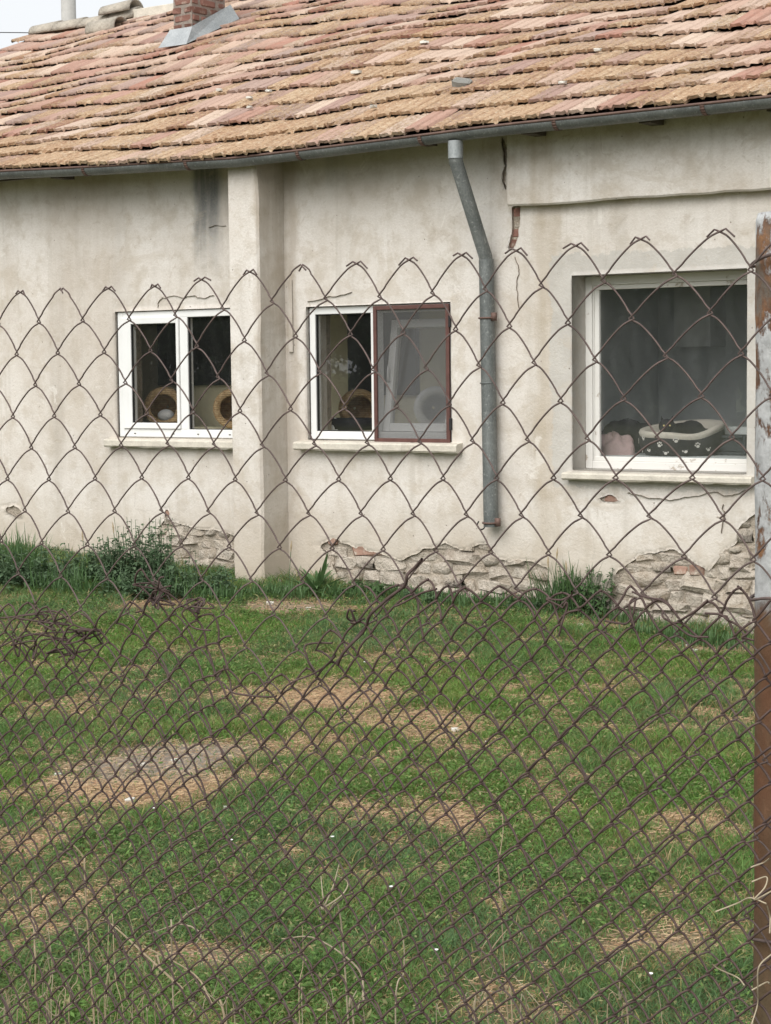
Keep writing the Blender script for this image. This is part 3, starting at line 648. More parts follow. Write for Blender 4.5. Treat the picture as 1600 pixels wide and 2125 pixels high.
def tile_geo(seed):
    r = random.Random(seed); Vt = []; k = len(prof)
    chip = r.random() < .3; cx = r.uniform(.03, .17)
    for (x, z) in prof:
        fr = -.004*r.random()-(.02 if chip and abs(x-cx) < .03 else 0)
        Vt.append((x, -fr, z*1.12-.004*r.random()))             # front top
    for (x, z) in prof: Vt.append((x, TLEN, z*.8-.006))            # rear
    for (x, z) in prof: Vt.append((x, .006+.006*r.random(), z*.8-.017-.006*r.random()))  # front bottom
    F_ = [(i, i+1, k+i+1, k+i) for i in range(k-1)]+[(2*k+i, 2*k+i+1, i+1, i) for i in range(k-1)]+[(0, k, 2*k), (k-1, 3*k-1, 2*k-1)]
    return Vt, F_
TV = []
for s in range(8):
    Vt, F_ = tile_geo(s); me = bpy.data.meshes.new('roof_tile'); me.from_pydata(Vt, [], F_); me.update(); me.materials.append(M['tile']); TV.append((me, np.array(Vt), F_))
CHX0, CHX1, CHY0, CHY1 = -4.40, -4.15, 2.78, 3.28
tiles = []
for rrow in range(NR):
    s0 = rrow*EXPO-.03; off = (TW/2 if rrow % 2 else 0)+random.uniform(-.02, .02); x = XV0+off
    xdr = 0
    while x < XV1-TW*.5:
        s = s0+.022*math.sin(x*1.1+rrow*.9)+random.gauss(0, .007)
        z = EZ+s*SP+sag(x, s); y = EY+s*CP
        sl2 = (sag(x, s+.3)-sag(x, s))/.3; sx2 = (sag(x+.2, s)-sag(x, s))/.2
        if not (CHX0-.03 < x+TW/2 < CHX1+.03 and CHY0-.1 < y+.1 < CHY1-.05):
            pitch = math.atan(TPIT)+sl2-.070+random.gauss(0, .008); rz = random.gauss(0, .009); ry = -sx2+random.gauss(0, .009)
            m4 = Matrix.Translation((x, y, z+.024+random.gauss(0, .0035))) @ Matrix.Rotation(rz, 4, 'Z') @ Matrix.Rotation(ry, 4, 'Y') @ Matrix.Rotation(pitch, 4, 'X')
            pr = proj((x+.1, y+.15, z)); vis = -40 < pr[0] < 1640 and -40 < pr[1] < 480
            tiles.append((m4, random.randrange(8), pr[2] if vis else 999+pr[2], random.random()))
        x += TW+random.gauss(0, .0012)
tiles.sort(key=lambda q: q[2])
for m4, k, d, rd in tiles[:300]:
    o = link(bpy.data.objects.new('roof_tile', TV[k][0]), roof); o.matrix_local = m4
VV_, FQ_, FT_, CC_ = [], [], [], []; b0 = 0
for m4, k, d, rd in tiles[300:]:
    me, Vt, F_ = TV[k]; R3 = np.array(m4.to_3x3()); T3 = np.array(m4.translation); VV_.append(Vt@R3.T+T3); n = len(Vt)
    FQ_ += [tuple(b0+i for i in f) for f in F_ if len(f) == 4]; FT_ += [tuple(b0+i for i in f) for f in F_ if len(f) == 3]; CC_.append(np.full((n, 3), rd)); b0 += n
fo = link(bpy.data.objects.new('roof_tile_field', np_mesh('roof_tile_field', np.concatenate(VV_), [np.array(FQ_), np.array(FT_)], M['tile_f'], False, np.concatenate(CC_))), roof); fo['kind'] = 'stuff'
# ridge capping: half-round tiles, some slipped
def half_pipe(L, r0, r1, th=.018, n=10):
    m = MB()
    for (y, r) in ((0, r0), (L, r1)):
        for rr in (r, r-th):
            for i in range(n+1):
                a = math.pi*i/n; m.v.append((y, rr*math.cos(a), rr*math.sin(a)))
    k = n+1
    for i in range(n): m.f += [(i, i+1, 2*k+i+1, 2*k+i), (k+i, 3*k+i, 3*k+i+1, k+i+1), (i, k+i, k+i+1, i+1), (2*k+i, 2*k+i+1, 3*k+i+1, 3*k+i)]
    m.f += [(0, 2*k, 3*k, k), (n, k+n, 3*k+n, 2*k+n)]
    return m
rt_me = None
def ridge_tile(x, y, z, rz=0, ry=0, rx=0, sc=1):
    global rt_me
    if rt_me is None:
        o = half_pipe(.42, .105, .125).build('ridge_tile', M['ridge'], roof, True); rt_me = o.data
    else: o = link(bpy.data.objects.new('ridge_tile', rt_me), roof)
    o.location = (x, y, z); o.rotation_euler = (rx, ry, rz); o.scale = (sc,)*3; return o
x = XV0+.02
while x < XV1-.3:
    skip = -6.35 < x < -5.45 
    if not skip: ridge_tile(x, RY+random.uniform(-.02, .02), RZ-.03+random.uniform(-.01, .02), random.gauss(0, .03), random.gauss(0, .02), 0)
    x += .38
ridge_tile(-6.75, RY-.02, RZ+.055, .05, -.03, 0, 1.05); ridge_tile(-6.62, RY-.36, RZ-.165, .02, .0, math.radians(24), 1.0)
MB().box(-6.3, -5.45, RY-.07, RY+.07, RZ-.02, RZ+.075).build('ridge_board', M['sill'], roof, bevel=.008)
# loose bits on the roof
def roof_pt(px, py):
    d = ray(px, py); t_ = (EZ+TPIT*(CAM[1]-EY)-CAM[2])/(d[2]-TPIT*d[1]); return CAM+d*t_
def roof_at(q, up=.03):
    s = (q[1]-EY)/CP; return (q[0], q[1], EZ+s*SP+sag(q[0], s)+up)
q = roof_pt(960, 188); sb = rock_mesh('broken_slab', 5, M['lead'], .16); o = link(bpy.data.objects.new('broken_slab', sb)); o.location = roof_at(q, .045); o.scale = (.12, .09, .06); o.rotation_euler = (.5, .2, .5)
tag(o, 'grey broken slab lying loose on the roof above the drainpipe', 'rubble')
for i, (px, py, s) in enumerate([(455, 203, .05), (518, 213, .05), (740, 162, .07), (775, 232, .05), (880, 103, .06), (558, 200, .05), (1240, 120, .05), (1168, 183, .05), (518, 228, .045), (740, 320, .0)]):
    if not s: continue
    q = roof_pt(px, py); o = link(bpy.data.objects.new('mortar_crumb', rock_mesh('mortar_crumb', 70+i, M['pebble'], .18))); o.location = roof_at(q, .05); o.scale = (s*1.0, s*.7, s*.4)
    tag(o, 'small pale mortar crumb lying loose on the roof tiles', 'rubble', 'mortar crumbs on the roof')
# ---- chimney
cbz = 4.2; ctop = 5.72
ch = MB().box(CHX0+.012, CHX1-.012, CHY0+.012, CHY1-.012, cbz, ctop-.03).build('chimney', M['chim_mortar'], house)
zr = 4.52; k = 0
def put_brick(x0, x1, y0, y1, z0, z1):
    o = link(bpy.data.objects.new('brick', random.choice(BRV)), ch); o.location = ((x0+x1)/2+random.gauss(0, .003), (y0+y1)/2+random.gauss(0, .003), (z0+z1)/2+random.gauss(0, .002)); o.scale = (x1-x0-.009, y1-y0-.009, z1-z0-.011); o.rotation_euler = (random.gauss(0, .012), random.gauss(0, .02), random.gauss(0, .015))
while zr < ctop-.02:
    z1 = zr+.079; xm = (CHX0+CHX1)/2
    if k % 2 == 0:
        put_brick(CHX0, CHX1, CHY0, CHY0+.12, zr, z1)
        for xa, xb in ((CHX0, xm), (xm, CHX1)): put_brick(xa, xb, CHY0+.12, CHY0+.37, zr, z1); put_brick(xa, xb, CHY0+.37, CHY1, zr, z1)
    else:
        for xa, xb in ((CHX0, xm), (xm, CHX1)): put_brick(xa, xb, CHY0, CHY0+.25, zr, z1); put_brick(xa, xb, CHY0+.25, CHY1, zr, z1)
    zr = z1; k += 1
def rz_(y, x=-4.27): s = (y-EY)/CP; return EZ+s*SP+sag(x, s)
fl = MB(); e = .012
A0 = (CHX0-.05, CHY0-.14, rz_(CHY0-.14)+.045); A1 = (CHX1+.05, CHY0-.14, rz_(CHY0-.14)+.045); B0 = (CHX0-e, CHY0-e, rz_(CHY0)+.16); B1 = (CHX1+e, CHY0-e, rz_(CHY0)+.16)
fl.add([A0, A1, B1, B0], [(0, 1, 2, 3)]); fl.build('flashing', M['zinc_l'], ch, solid=.004)
f2 = MB(); Cc = (CHX1+e, CHY1+.04, rz_(CHY1)+.20); D0 = (CHX1+.12, CHY1+.04, rz_(CHY1)+.055)
f2.add([(A1[0]+.004, A1[1], A1[2]+.004), D0, Cc, (B1[0]+.004, B1[1]-.004, B1[2]+.004)], [(0, 1, 2, 3)]); f2.build('flashing', M['zinc_m'], ch, solid=.004)

# ---- gutter and downpipe
gpts = GPTS
gxs = np.linspace(-7.95, 6.85, 120); gzs = np.interp(gxs, [p[0] for p in gpts], [p[1] for p in gpts]); gzs = gzs+.006*(vnoise(gxs*1.5, gxs*0, 95)-.5)
GYC, GR = -.392, .058
gm = MB(); n = 12
for x, zz in zip(gxs, gzs):
    for i in range(n+1):
        a = math.pi+math.pi*i/n; gm.v.append((x, GYC+GR*math.cos(a), zz-.010+GR*.92*math.sin(a)))
gm.f = [(j*(n+1)+i, j*(n+1)+i+1, (j+1)*(n+1)+i+1, (j+1)*(n+1)+i) for j in range(len(gxs)-1) for i in range(n)]
gut = gm.build('gutter', M['zinc'], house, True, solid=.003)
MB().tube([(x, GYC-GR-.002, zz-.006) for x, zz in zip(gxs, gzs)], .009, 8, ref=(0, 1, 0)).build('gutter_bead', M['rustlip'], gut, True)
for x in np.arange(-7.6, 6.8, 1.02):
    zz = float(np.interp(x+.07, gxs, gzs)); P_ = [(x+.07, GYC+(GR+.005)*math.cos(math.pi+math.pi*i/10), zz-.010+(GR*.92+.005)*math.sin(math.pi+math.pi*i/10)) for i in range(11)]
    m = MB(); 
    for i in range(10):
        p, q = P_[i], P_[i+1]; m.add([(p[0]-.014, p[1], p[2]), (p[0]+.014, p[1], p[2]), (q[0]+.014, q[1], q[2]), (q[0]-.014, q[1], q[2])], [(0, 1, 2, 3)])
    m.build('gutter_bracket', M['rustlip'], gut, True, solid=.003)
MB().box(XV0+.1, XV1-.1, -.30, -.275, 3.10, 3.185).build('fascia_board', M['wood'], house)
MB().box(XV0+.1, XV1-.1, -.272, .0, 3.165, 3.185).build('soffit_board', M['wood'], house)
for x in np.arange(-7.2, 6.6, .85): MB().box(x, x+.08, -.27, -.09, 3.09, 3.162).build('rafter_end', M['wood'], house)
d1 = W(935, 300, GYC); dpx = .876; r = .046
pz = float(np.interp(dpx, gxs, gzs))
low = W(1009, 540, -.075); bot = W(1019, 1093, -.075)
dpm = MB()
dpm.tube([(dpx, GYC, pz-.062), (dpx, GYC, pz-.1), (dpx, GYC, wz(935, 330, GYC))], r+.003, 18, cap=False)
dp = dpm.build('downpipe', M['zinc_m'], house, True)
MB().tube([(dpx, GYC, wz(935, 322, GYC)), (dpx, GYC, wz(935, 334, GYC)), (low[0]-.002, -.078, low[2]+.02), (low[0], -.075, low[2]-.02)], r, 16, cap=False, ref=(1, 0, 0)).build('offset_pipe', M['zinc'], dp, True)
MB().tube([(low[0], -.075, low[2]+.005), (low[0]+.012, -.075, (low[2]+bot[2])/2), (bot[0], -.075, bot[2])], r+.004, 18, cap=False).build('lower_pipe', M['zinc'], dp, True)
for zz in (wz(1012, 795, -.075),): MB().tube([(low[0]+.006, -.075, zz-.004), (low[0]+.006, -.075, zz+.004)], r+.009, 16).build('pipe_joint', M['zinc'], dp, True)
def strap(zz, xx, tail):
    m = MB(); m.tube([(xx+(r+.008)*math.cos(a), -.075+(r+.008)*math.sin(a), zz) for a in np.linspace(0, 2*math.pi, 20)], .007, 6, ref=(0, 0, 1)); m.box(xx-.006, xx+.006, -.025, .04, zz-.008, zz+.008); m.box(xx+r, xx+r+.035, -.10, -.08, zz-.02, zz+.035)
    m.build('pipe_bracket', M['rustlip'], dp, True)
strap(wz(1013, 660, -.075), low[0]+.004, 0); strap(wz(1019, 1085, -.075), bot[0]-.001, 0)
MB().tube([(bot[0]-.05+.03*math.cos(a), -.12, bot[2]+.012+.03*math.sin(a)) for a in np.linspace(2.2, 5.9, 12)], .005, 6, ref=(0, 1, 0)).build('wire_hook', M['gasket'], dp, True)

# ------------------------------------------------------------------ things behind the glass
def V3(px, py, y): return W(px, py, y)
bc = V3(1408, 947, bedy-.05); bed = empty('cat_bed', (bc[0], bedy, BZ+.002)); tag(bed, 'black oval cat bed with cream paw prints and cream fleece rim', 'cat bed')
n = 48; RX, RYy, BH = .275, .285, .168
def rimh(a): return BH+.034*math.sin(a+.25)-.03*math.exp(-((math.atan2(math.sin(a+.75), math.cos(a+.75)))/.5)**2)
ob = MB(); 
for j in range(7):
    f = j/6
    for i in range(n):
        a = 2*math.pi*i/n; s = .86+.16*math.sin(f*2.3); ob.v.append((RX*s*math.cos(a), RYy*s*math.sin(a), rimh(a)*f))
ob.f = [(j*n+i, j*n+(i+1) % n, (j+1)*n+(i+1) % n, (j+1)*n+i) for j in range(6) for i in range(n)]+[tuple(range(n))]
ob.build('side_wall', M['blackcloth'], bed, True)
fl_ = MB(); pr_ = [(1.0, -.015), (1.03, .004), (1.0, .022), (.92, .026), (.83, .008), (.78, -.05), (.74, -.115)]
for (s, dz) in pr_:
    for i in range(n):
        a = 2*math.pi*i/n; fl_.v.append((RX*s*math.cos(a), RYy*s*math.sin(a), max(.02, rimh(a)+dz)))
m_ = len(pr_); fl_.f = [(j*n+i, j*n+(i+1) % n, (j+1)*n+(i+1) % n, (j+1)*n+i) for j in range(m_-1) for i in range(n)]+[tuple((m_-1)*n+i for i in range(n))]
fl_.build('fleece_lining', M['fleece'], bed, True)
def paw(a, z, sc, rot):
    m = MB(); f = z/ rimh(a); s = .86+.16*math.sin(f*2.3)+.006
    C0 = Vector((RX*s*math.cos(a), RYy*s*math.sin(a), z)); nrm = Vector((math.cos(a)/RX, math.sin(a)/RYy, 0)).normalized(); tx = Vector((-nrm.y, nrm.x, 0)); tz = Vector((0, 0, 1))
    def disc(u, v, ru, rv):
        k = 10; c, s_ = math.cos(rot), math.sin(rot); pts = []
        for i in range(k):
            b = 2*math.pi*i/k; uu = u+ru*math.cos(b); vv = v+rv*math.sin(b); pts.append(C0+tx*(uu*c-vv*s_)*sc+tz*(uu*s_+vv*c)*sc)
        m.add(pts+[q+nrm*.002 for q in pts], [tuple(range(k, 2*k))]+[(i, (i+1) % k, k+(i+1) % k, k+i) for i in range(k)])
    disc(0, -.25, .55, .42); disc(-.72, .25, .2, .28); disc(-.25, .68, .2, .3); disc(.28, .68, .2, .3); disc(.74, .22, .2, .28)
    m.build('paw_print', M['print'], bed)
for a, z, r_ in ((-2.18, .115, .2), (-1.62, .075, -.3), (-1.22, .105, .1), (-2.62, .09, -.2), (-.72, .07, .3), (-2.0, .04, .5), (-1.50, .025, -.1), (-1.0, .035, .4), (-2.5, .03, .1), (-.4, .045, .2)): paw(a, z, .022, r_)
cat = MB()
def ell(mb, c, r, rot=None, n=16):
    V_ = []; 
    for j in range(9):
        th = math.pi*j/8
        for i in range(n):
            ph = 2*math.pi*i/n; p = Vector((r[0]*math.sin(th)*math.cos(ph), r[1]*math.sin(th)*math.sin(ph), r[2]*math.cos(th)))
            if rot: p = Euler(rot).to_matrix() @ p
            V_.append((c[0]+p.x, c[1]+p.y, c[2]+p.z))
    mb.add(V_, [(j*n+i, (j+1)*n+i, (j+1)*n+(i+1) % n, j*n+(i+1) % n) for j in range(8) for i in range(n)])
hd = V3(1384, 884, bedy-.02); bo = V3(1428, 893, bedy+.05); fdir = np.array([CAM[0]-hd[0], CAM[1]-hd[1], 0]); fdir /= np.linalg.norm(fdir); rdir = np.array([-fdir[1], fdir[0], 0])
hz = hd[2]
def hp(a, b, c): return hd+rdir*a+fdir*b+np.array([0, 0, c])
ell(cat, hd, (.057, .054, .049)); ell(cat, hp(0, .035, -.014), (.026, .026, .02)); ell(cat, hp(.022, .012, -.016), (.03, .03, .024)); ell(cat, hp(-.022, .012, -.016), (.03, .03, .024))
for s in (-1, 1):
    b0_ = [hp(s*.045, .008, .012), hp(s*.012, .012, .034), hp(s*.03, -.014, .022)]; tip = hp(s*.040, .004, .078); cat.add(b0_+[tip], [(0, 1, 3), (1, 2, 3), (2, 0, 3), (0, 2, 1)])
ell(cat, hp(0, -.03, -.055), (.05, .055, .07)); ell(cat, (bo[0]-.03, bo[1], BZ+.13), (.14, .085, .085), (0, 0, .5)); ell(cat, (bo[0]+.02, bo[1]+.01, BZ+.145), (.095, .085, .085)); ell(cat, (bo[0]+.10, bo[1]+.05, BZ+.115), (.08, .06, .06)); ell(cat, (bo[0]-.1, bo[1]-.03, BZ+.09), (.075, .06, .05))
co = cat.build('black_cat', M['fur'], None, True); tag(co, 'black cat with yellow eyes peering over the rim of the paw print bed', 'cat')
rm = co.modifiers.new('join', 'REMESH'); rm.mode = 'VOXEL'; rm.voxel_size = .005; rm.use_smooth_shade = True
smd = co.modifiers.new('soft', 'SMOOTH'); smd.iterations = 3; smd.factor = .5
for s in (-1, 1):
    eb = MB(); ell(eb, hp(s*.0195, .047, .004), (.0075, .0075, .0065), None, 10); eb.build('eye', M['eye'], co, True)
# bedding beside the bed
def heap(name, mat, c, r, label, catg, seed, squash=.6):
    m = MB(); nn_ = 28; mm = 14
    for j in range(mm+1):
        th = .5*math.pi*j/mm
        for i in range(nn_):
            ph = 2*math.pi*i/nn_; k = 1+.35*(vnoise(ph*1.6+seed, th*2.5, seed)-.5)+.14*math.sin(ph*5+seed+th*4)
            m.v.append((c[0]+r[0]*k*math.sin(th)*math.cos(ph), c[1]+r[1]*k*math.sin(th)*math.sin(ph), c[2]+max(0, r[2]*k*math.cos(th)**squash) if j < mm else c[2]))
    m.f = [(j*nn_+i, (j+1)*nn_+i, (j+1)*nn_+(i+1) % nn_, j*nn_+(i+1) % nn_) for j in range(mm) for i in range(nn_)]
    o = m.build(name, mat, None, True); return tag(o, label, catg)
q = V3(1268, 945, .45); heap('pink_blanket', M['pink'], (q[0], .47, BZ), (.15, .10, .13), 'rumpled faded pink blanket in the left corner of the large window', 'blanket', 3)
q = V3(1305, 940, .75); heap('black_cushion', M['blackcloth'], (q[0]-.06, .86, BZ), (.30, .13, .19), 'flat black cushion slumped behind the pink blanket', 'cushion', 6, .9)
q = V3(1500, 948, .62); crate = empty('storage_crate', (q[0], .62, BZ+.002)); tag(crate, 'dark plastic crate with pale back board right of the cat bed', 'crate')
cm = MB(); bars(cm, -.13, .16, 0, .13, .02, 0, .2); cm.box(-.109, .139, .02, .19, .021, .109); cm.build('crate_body', M['greybox'], crate, bevel=.006); MB().box(-.12, .22, .22, .235, 0, .18).build('back_board', M['cab'], crate, bevel=.003)
def cave(px, py, rad, y, label, white=False, nm='wicker_cat_cave', mat=None, depth=.2, face=.6):
    c = V3(px, py, y); e_ = empty(nm, (c[0], y, LZ+.003), face); tag(e_, label, 'cat bed', 'woven cat caves on the window ledge')
    m = MB(); pr = []
    for k in range(15):                       # lip of the mouth, then coil by coil round to the back
        a = -math.pi*.80+k*math.pi*1.25/14
        pr.append((rad*.80+rad*.2*math.cos(a), -.03+.03*math.sin(a)))
    for k in range(9):
        f = k/8; bump = .004*math.sin(k*3.1); pr.append((rad*math.sqrt(max(0.0, 1-f**3))+bump if f < 1 else .01, f*depth))
    m.rev(pr, 40, 'y', (0, 0, rad*.98)); 
    o = m.build('woven_shell', mat or M['wicker'], e_, True)
    if white:
        h = MB(); ell(h, (rad*.05, .03, rad*.58), (rad*.42, .05, rad*.30)); h.build('white_pad', M['white'], e_, True)
    return e_
cave(341, 846, .163, .50, 'round wicker cat cave with pale pad behind the opening sash', True); cave(484, 850, .155, .50, 'round wicker cat cave partly cut off by the buttress'); 
cave(905, 850, .16, .62, 'pale hooded cat cave dimly seen behind the insect screen', mat=M['white'], face=.7)
q = V3(722, 890, .5); lb = empty('low_cat_bed', (q[0], .5, LZ+.002)); tag(lb, 'low black oval cat bed behind the fixed light of the middle window', 'cat bed')
m = MB(); m.rev([(.0, .0), (.2, 0), (.22, .05), (.20, .085), (.17, .085), (.15, .03), (.0, .025)], 32, 'z', (0, 0, 0), 1, .75); m.build('bed_body', M['blackcloth'], lb, True)
q = V3(692, 878, .36); heap('white_cloth', M['white'], (q[0], .37, LZ+.003), (.055, .03, .075), 'crumpled white cloth by the low black bed', 'cloth', 11, 1.2)
q = V3(745, 860, .8); cave(745, 858, .15, .78, 'woven cat cave standing behind the low black bed', face=.8)

# ------------------------------------------------------------------ fence
FY = -9.45
def seg_strand(xl, xr, z_start, z_end, pv, start_left, r, y0, npt=12, warp=None, hook=.0026, bow=.095):
    """one wire zigzagging between two columns, from the top down"""
    pts = []; z = z_start; left = start_left; k = 0
    while z > z_end:
        xa, xb = (xl, xr) if left else (xr, xl)          # upper node -> lower node
        zb = z-pv/2; sgn = -1 if left else 1
        for i in range(npt):
            t = i/npt; u = 1-t
            x = xa+(xb-xa)*t; zz = zb+(z-zb)*(u+bow*4*u*t)
            yo = (.0022 if left else -.0022)*min(1, 4*min(t, 1-t)+.0)
            ex = hook*max(0, 1-t/.17)*(-1 if left else 1)+hook*max(0, 1-(1-t)/.17)*(1 if left else -1)
            pts.append((x+ex, y0+yo, zz))
        z = zb; left = not left
    P_ = np.array(pts)
    if warp is not None: P_ = warp(P_)
    return P_
def shear(P_):
    P_ = P_.copy(); P_[:, 0] += .125*(P_[:, 2]-1.70); P_[:, 1] += .012*(vnoise(P_[:, 0]*3, P_[:, 2]*3, 7)-.5)
    P_[:, 0] += .008*(vnoise(P_[:, 0]*6, P_[:, 2]*6, 17)-.5); P_[:, 2] += .007*(vnoise(P_[:, 0]*6+5, P_[:, 2]*6, 19)-.5)
    return P_
def ftop(x): return np.interp(x, [6.3, 6.5, 6.7, 6.9, 7.15, 7.3], [1.691, 1.693, 1.700, 1.706, 1.713, 1.714])
PU, PVU = .0651, .0695
peaks = [wx(px, FY, 550) for px in (40, 126, 222, 318, 415, 515, 622, 735, 845, 960, 1080, 1205, 1335, 1494)]
while peaks[0] > 5.2: peaks.insert(0, peaks[0]-PU)
while peaks[-1] < 8.3: peaks.append(peaks[-1]+PU)
fence = empty('chain_link_fence', (6.8, FY, 0)); tag(fence, 'tall rusty chain link fence with large diamonds and barbed upper edge', 'fence')
FI = Matrix.Translation((-6.8, -FY, 0))
def strand_obj(name, P_, r, mat, parent, n=6):
    Vn, Fn = tube_np(P_, r, n); Vn = Vn-np.array([6.8, FY, 0]); return link(bpy.data.objects.new(name, np_mesh(name, Vn, Fn, mat, True)), parent)
open_peaks = {int(np.argmin(abs(np.array(peaks)-wx(px, FY, 560)))) for px in (126, 622)}
for j in range(len(peaks)-1):
    xa, xb = peaks[j], peaks[j+1]; xm = (xa+xb)/2; zt = float(ftop(xa)); ztb = float(ftop(xb))
    ra = .00092
    ga = .006 if j in open_peaks else 0; gb_ = .006 if j+1 in open_peaks else 0
    for side in (0, 1):
        top = zt if side == 0 else ztb
        P_ = seg_strand(xa, xm, top, .04, PVU, True, ra, FY, warp=shear) if side == 0 else seg_strand(xm, xb, top, .04, PVU, False, ra, FY, warp=shear)
        # twisted, cut end of the wire at the upper edge
        p0 = P_[0]; s = -1 if side == 0 else 1
        L = random.uniform(.005, .0095); gap = (ga if side == 0 else -gb_)
        if gap: P_[:5, 0] += gap*np.linspace(1, 0, 5)
        p0 = P_[0].copy()
        if side == 0: ext = [p0+np.array([-.0165*L/.012, .004, -.0035+random.uniform(-.002, .003)]), p0+np.array([-.004, .003, .0012])]
        else: ext = [p0+np.array([.0165*L/.012, -.003, -.0045+random.uniform(-.002, .002)]), p0+np.array([.004, -.0025, .001])]
        ext = [p0+np.array([-s*a_[0]*0+(a_-p0)[0]*1.0, (a_-p0)[1], (a_-p0)[2]]) for a_ in ext]
        P_ = np.concatenate([np.array(ext), P_]); rr = np.full(len(P_), ra); rr[0] = .0009
        strand_obj('wire_strand', P_, rr, M['wire'], fence)
# lower, older net: finer and crumpled along its upper edge
LY = -9.464
prof_px = [(-700, 1290), (-300, 1260), (-120, 1300), (0, 1278), (90, 1268), (150, 1300), (205, 1335), (250, 1305), (290, 1240), (330, 1212), (375, 1232), (410, 1262), (435, 1320), (462, 1395), (490, 1440), (560, 1446), (625, 1405), (690, 1330), (750, 1268), (800, 1228), (850, 1208), (930, 1226), (1000, 1218), (1080, 1216), (1150, 1238), (1220, 1262), (1310, 1240), (1370, 1268), (1440, 1282), (1500, 1225), (1560, 1240), (1640, 1250), (1900, 1240)]
pw = np.array([W(a, b, LY) for a, b in prof_px]); ZL0 = 1.405
def lwarp(P_):
    P_ = P_.copy(); x = P_[:, 0]; dep = np.clip(ZL0-P_[:, 2], 0, None)
    d = np.interp(x-.03, pw[:, 0], pw[:, 2])-ZL0; d = np.where(d < 0, d*.42, d)
    f = np.exp(-dep/.24); P_[:, 2] += d*f
    cr = np.exp(-dep/.06)
    P_[:, 0] += (.020*(vnoise(x*22, P_[:, 2]*20, 3)-.5)+.010*(vnoise(x*45, P_[:, 2]*40, 4)-.5))*cr+.010*(vnoise(x*5, P_[:, 2]*5, 8)-.5)
    P_[:, 2] += .020*(vnoise(x*30, P_[:, 2]*24, 5)-.5)*cr+.010*(vnoise(x*4.5, P_[:, 2]*4.5, 9)-.5)
    P_[:, 1] += (.05*(vnoise(x*18, P_[:, 2]*18, 6)-.5))*cr+.014*(vnoise(x*5, P_[:, 2]*5, 10)-.5)
    P_[:, 0] += .125*(P_[:, 2]-1.70)+.012*np.sin((P_[:, 2]-1.0)*6)
    return P_
net = empty('chain_link_fence', (6.8, FY, 0)); tag(net, 'older fine meshed wire net crumpled along its upper edge, hung over the lower fence', 'fence')
PL, PVL = .0329, .0352; x = 5.3; k = 0
while x < 8.3:
    for side in (0, 1):
        xl = x+side*PL/2; P_ = seg_strand(xl, xl+PL/2, ZL0-PVL*(int(max(0, ZL0-float(np.interp(xl-.03, pw[:, 0], pw[:, 2])))*.62/PVL+random.random()*.7)), .04, PVL, side == 0, .0009, LY, 7, lwarp, .0016, .085)
        strand_obj('wire_strand', P_, .00112, M['wire_l'], net, 5)
    x += PL; k += 1
# tangles and loose ends along the torn edge
def tangle(px, py, w, h, nturn, seed, nm='wire_tangle'):
    r = np.random.default_rng(seed); c = W(px, py, LY); K = nturn*5; P_ = np.zeros((K, 3))
    sx = w/2*1.9/FPX/.8; sz = h/2*1.9/FPX
    P_[:, 0] = c[0]+r.uniform(-sx, sx, K); P_[:, 2] = c[2]+r.uniform(-sz, sz, K); P_[:, 1] = LY+r.uniform(-.02, .02, K)
    t = np.linspace(0, K-1, K*8); i0 = np.clip(t.astype(int), 0, K-2); Q = np.zeros((len(t), 3))
    Pp = np.vstack([P_[0], P_, P_[-1]])
    for q_ in range(len(t)):                  # Catmull-Rom
        i = i0[q_]; u = t[q_]-i; p0, p1, p2, p3 = Pp[i], Pp[i+1], Pp[i+2], Pp[min(i+3, K+1)]
        Q[q_] = .5*((2*p1)+(-p0+p2)*u+(2*p0-5*p1+4*p2-p3)*u*u+(-p0+3*p1-3*p2+p3)*u**3)
    strand_obj(nm, Q, .00105, M['wire_l'], net, 5)
for a in ((325, 1238, 60, 60, 3, 1), (402, 1262, 44, 40, 3, 2), (90, 1292, 110, 40, 2, 4), (175, 1320, 60, 40, 3, 5), (70, 1340, 150, 50, 2, 6), (740, 1275, 30, 50, 2, 8), (130, 1350, 90, 40, 2, 12)): tangle(*a)
def loose(pts, r=.0010, mat='wire_l', nm='loose_wire', y=LY, par=None):
    P_ = np.array([W(a, b, y-.004) for a, b in pts]); n = len(P_); t = np.linspace(0, n-1, (n-1)*6+1); Pp = np.vstack([P_[0], P_, P_[-1]]); Q = []
    for v in t:
        i = min(int(v), n-2); u = v-i; p0, p1, p2, p3 = Pp[i], Pp[i+1], Pp[i+2], Pp[min(i+3, n+1)]
        Q.append(.5*((2*p1)+(-p0+p2)*u+(2*p0-5*p1+4*p2-p3)*u*u+(-p0+3*p1-3*p2+p3)*u**3))
    Q = np.array(Q); Q[:, 1] += .012*(vnoise(t*1.3, t*0, pts[0][0])-.5)
    return strand_obj(nm, Q, r, M[mat], par or net, 5)
loose([(690, 1334), (638, 1337), (640, 1360), (646, 1395)]); loose([(470, 1380), (475, 1425), (500, 1442), (550, 1448), (572, 1445)]); loose([(575, 1440), (610, 1415), (650, 1398), (700, 1360)])
loose([(1128, 1243), (1160, 1246), (1178, 1240), (1192, 1226)]); loose([(1135, 1243), (1165, 1262), (1178, 1250), (1170, 1290), (1160, 1320)]); loose([(1250, 1290), (1290, 1296), (1306, 1288), (1315, 1262), (1312, 1242), (1308, 1262), (1318, 1300)]); loose([(1312, 1228), (1340, 1240), (1372, 1248), (1398, 1265)]); loose([(1374, 1268), (1388, 1285), (1430, 1318), (1470, 1322)]); loose([(1458, 1274), (1500, 1275), (1520, 1290), (1548, 1312), (1544, 1322), (1560, 1330)]); loose([(905, 1222), (870, 1232), (820, 1258)], .0011)
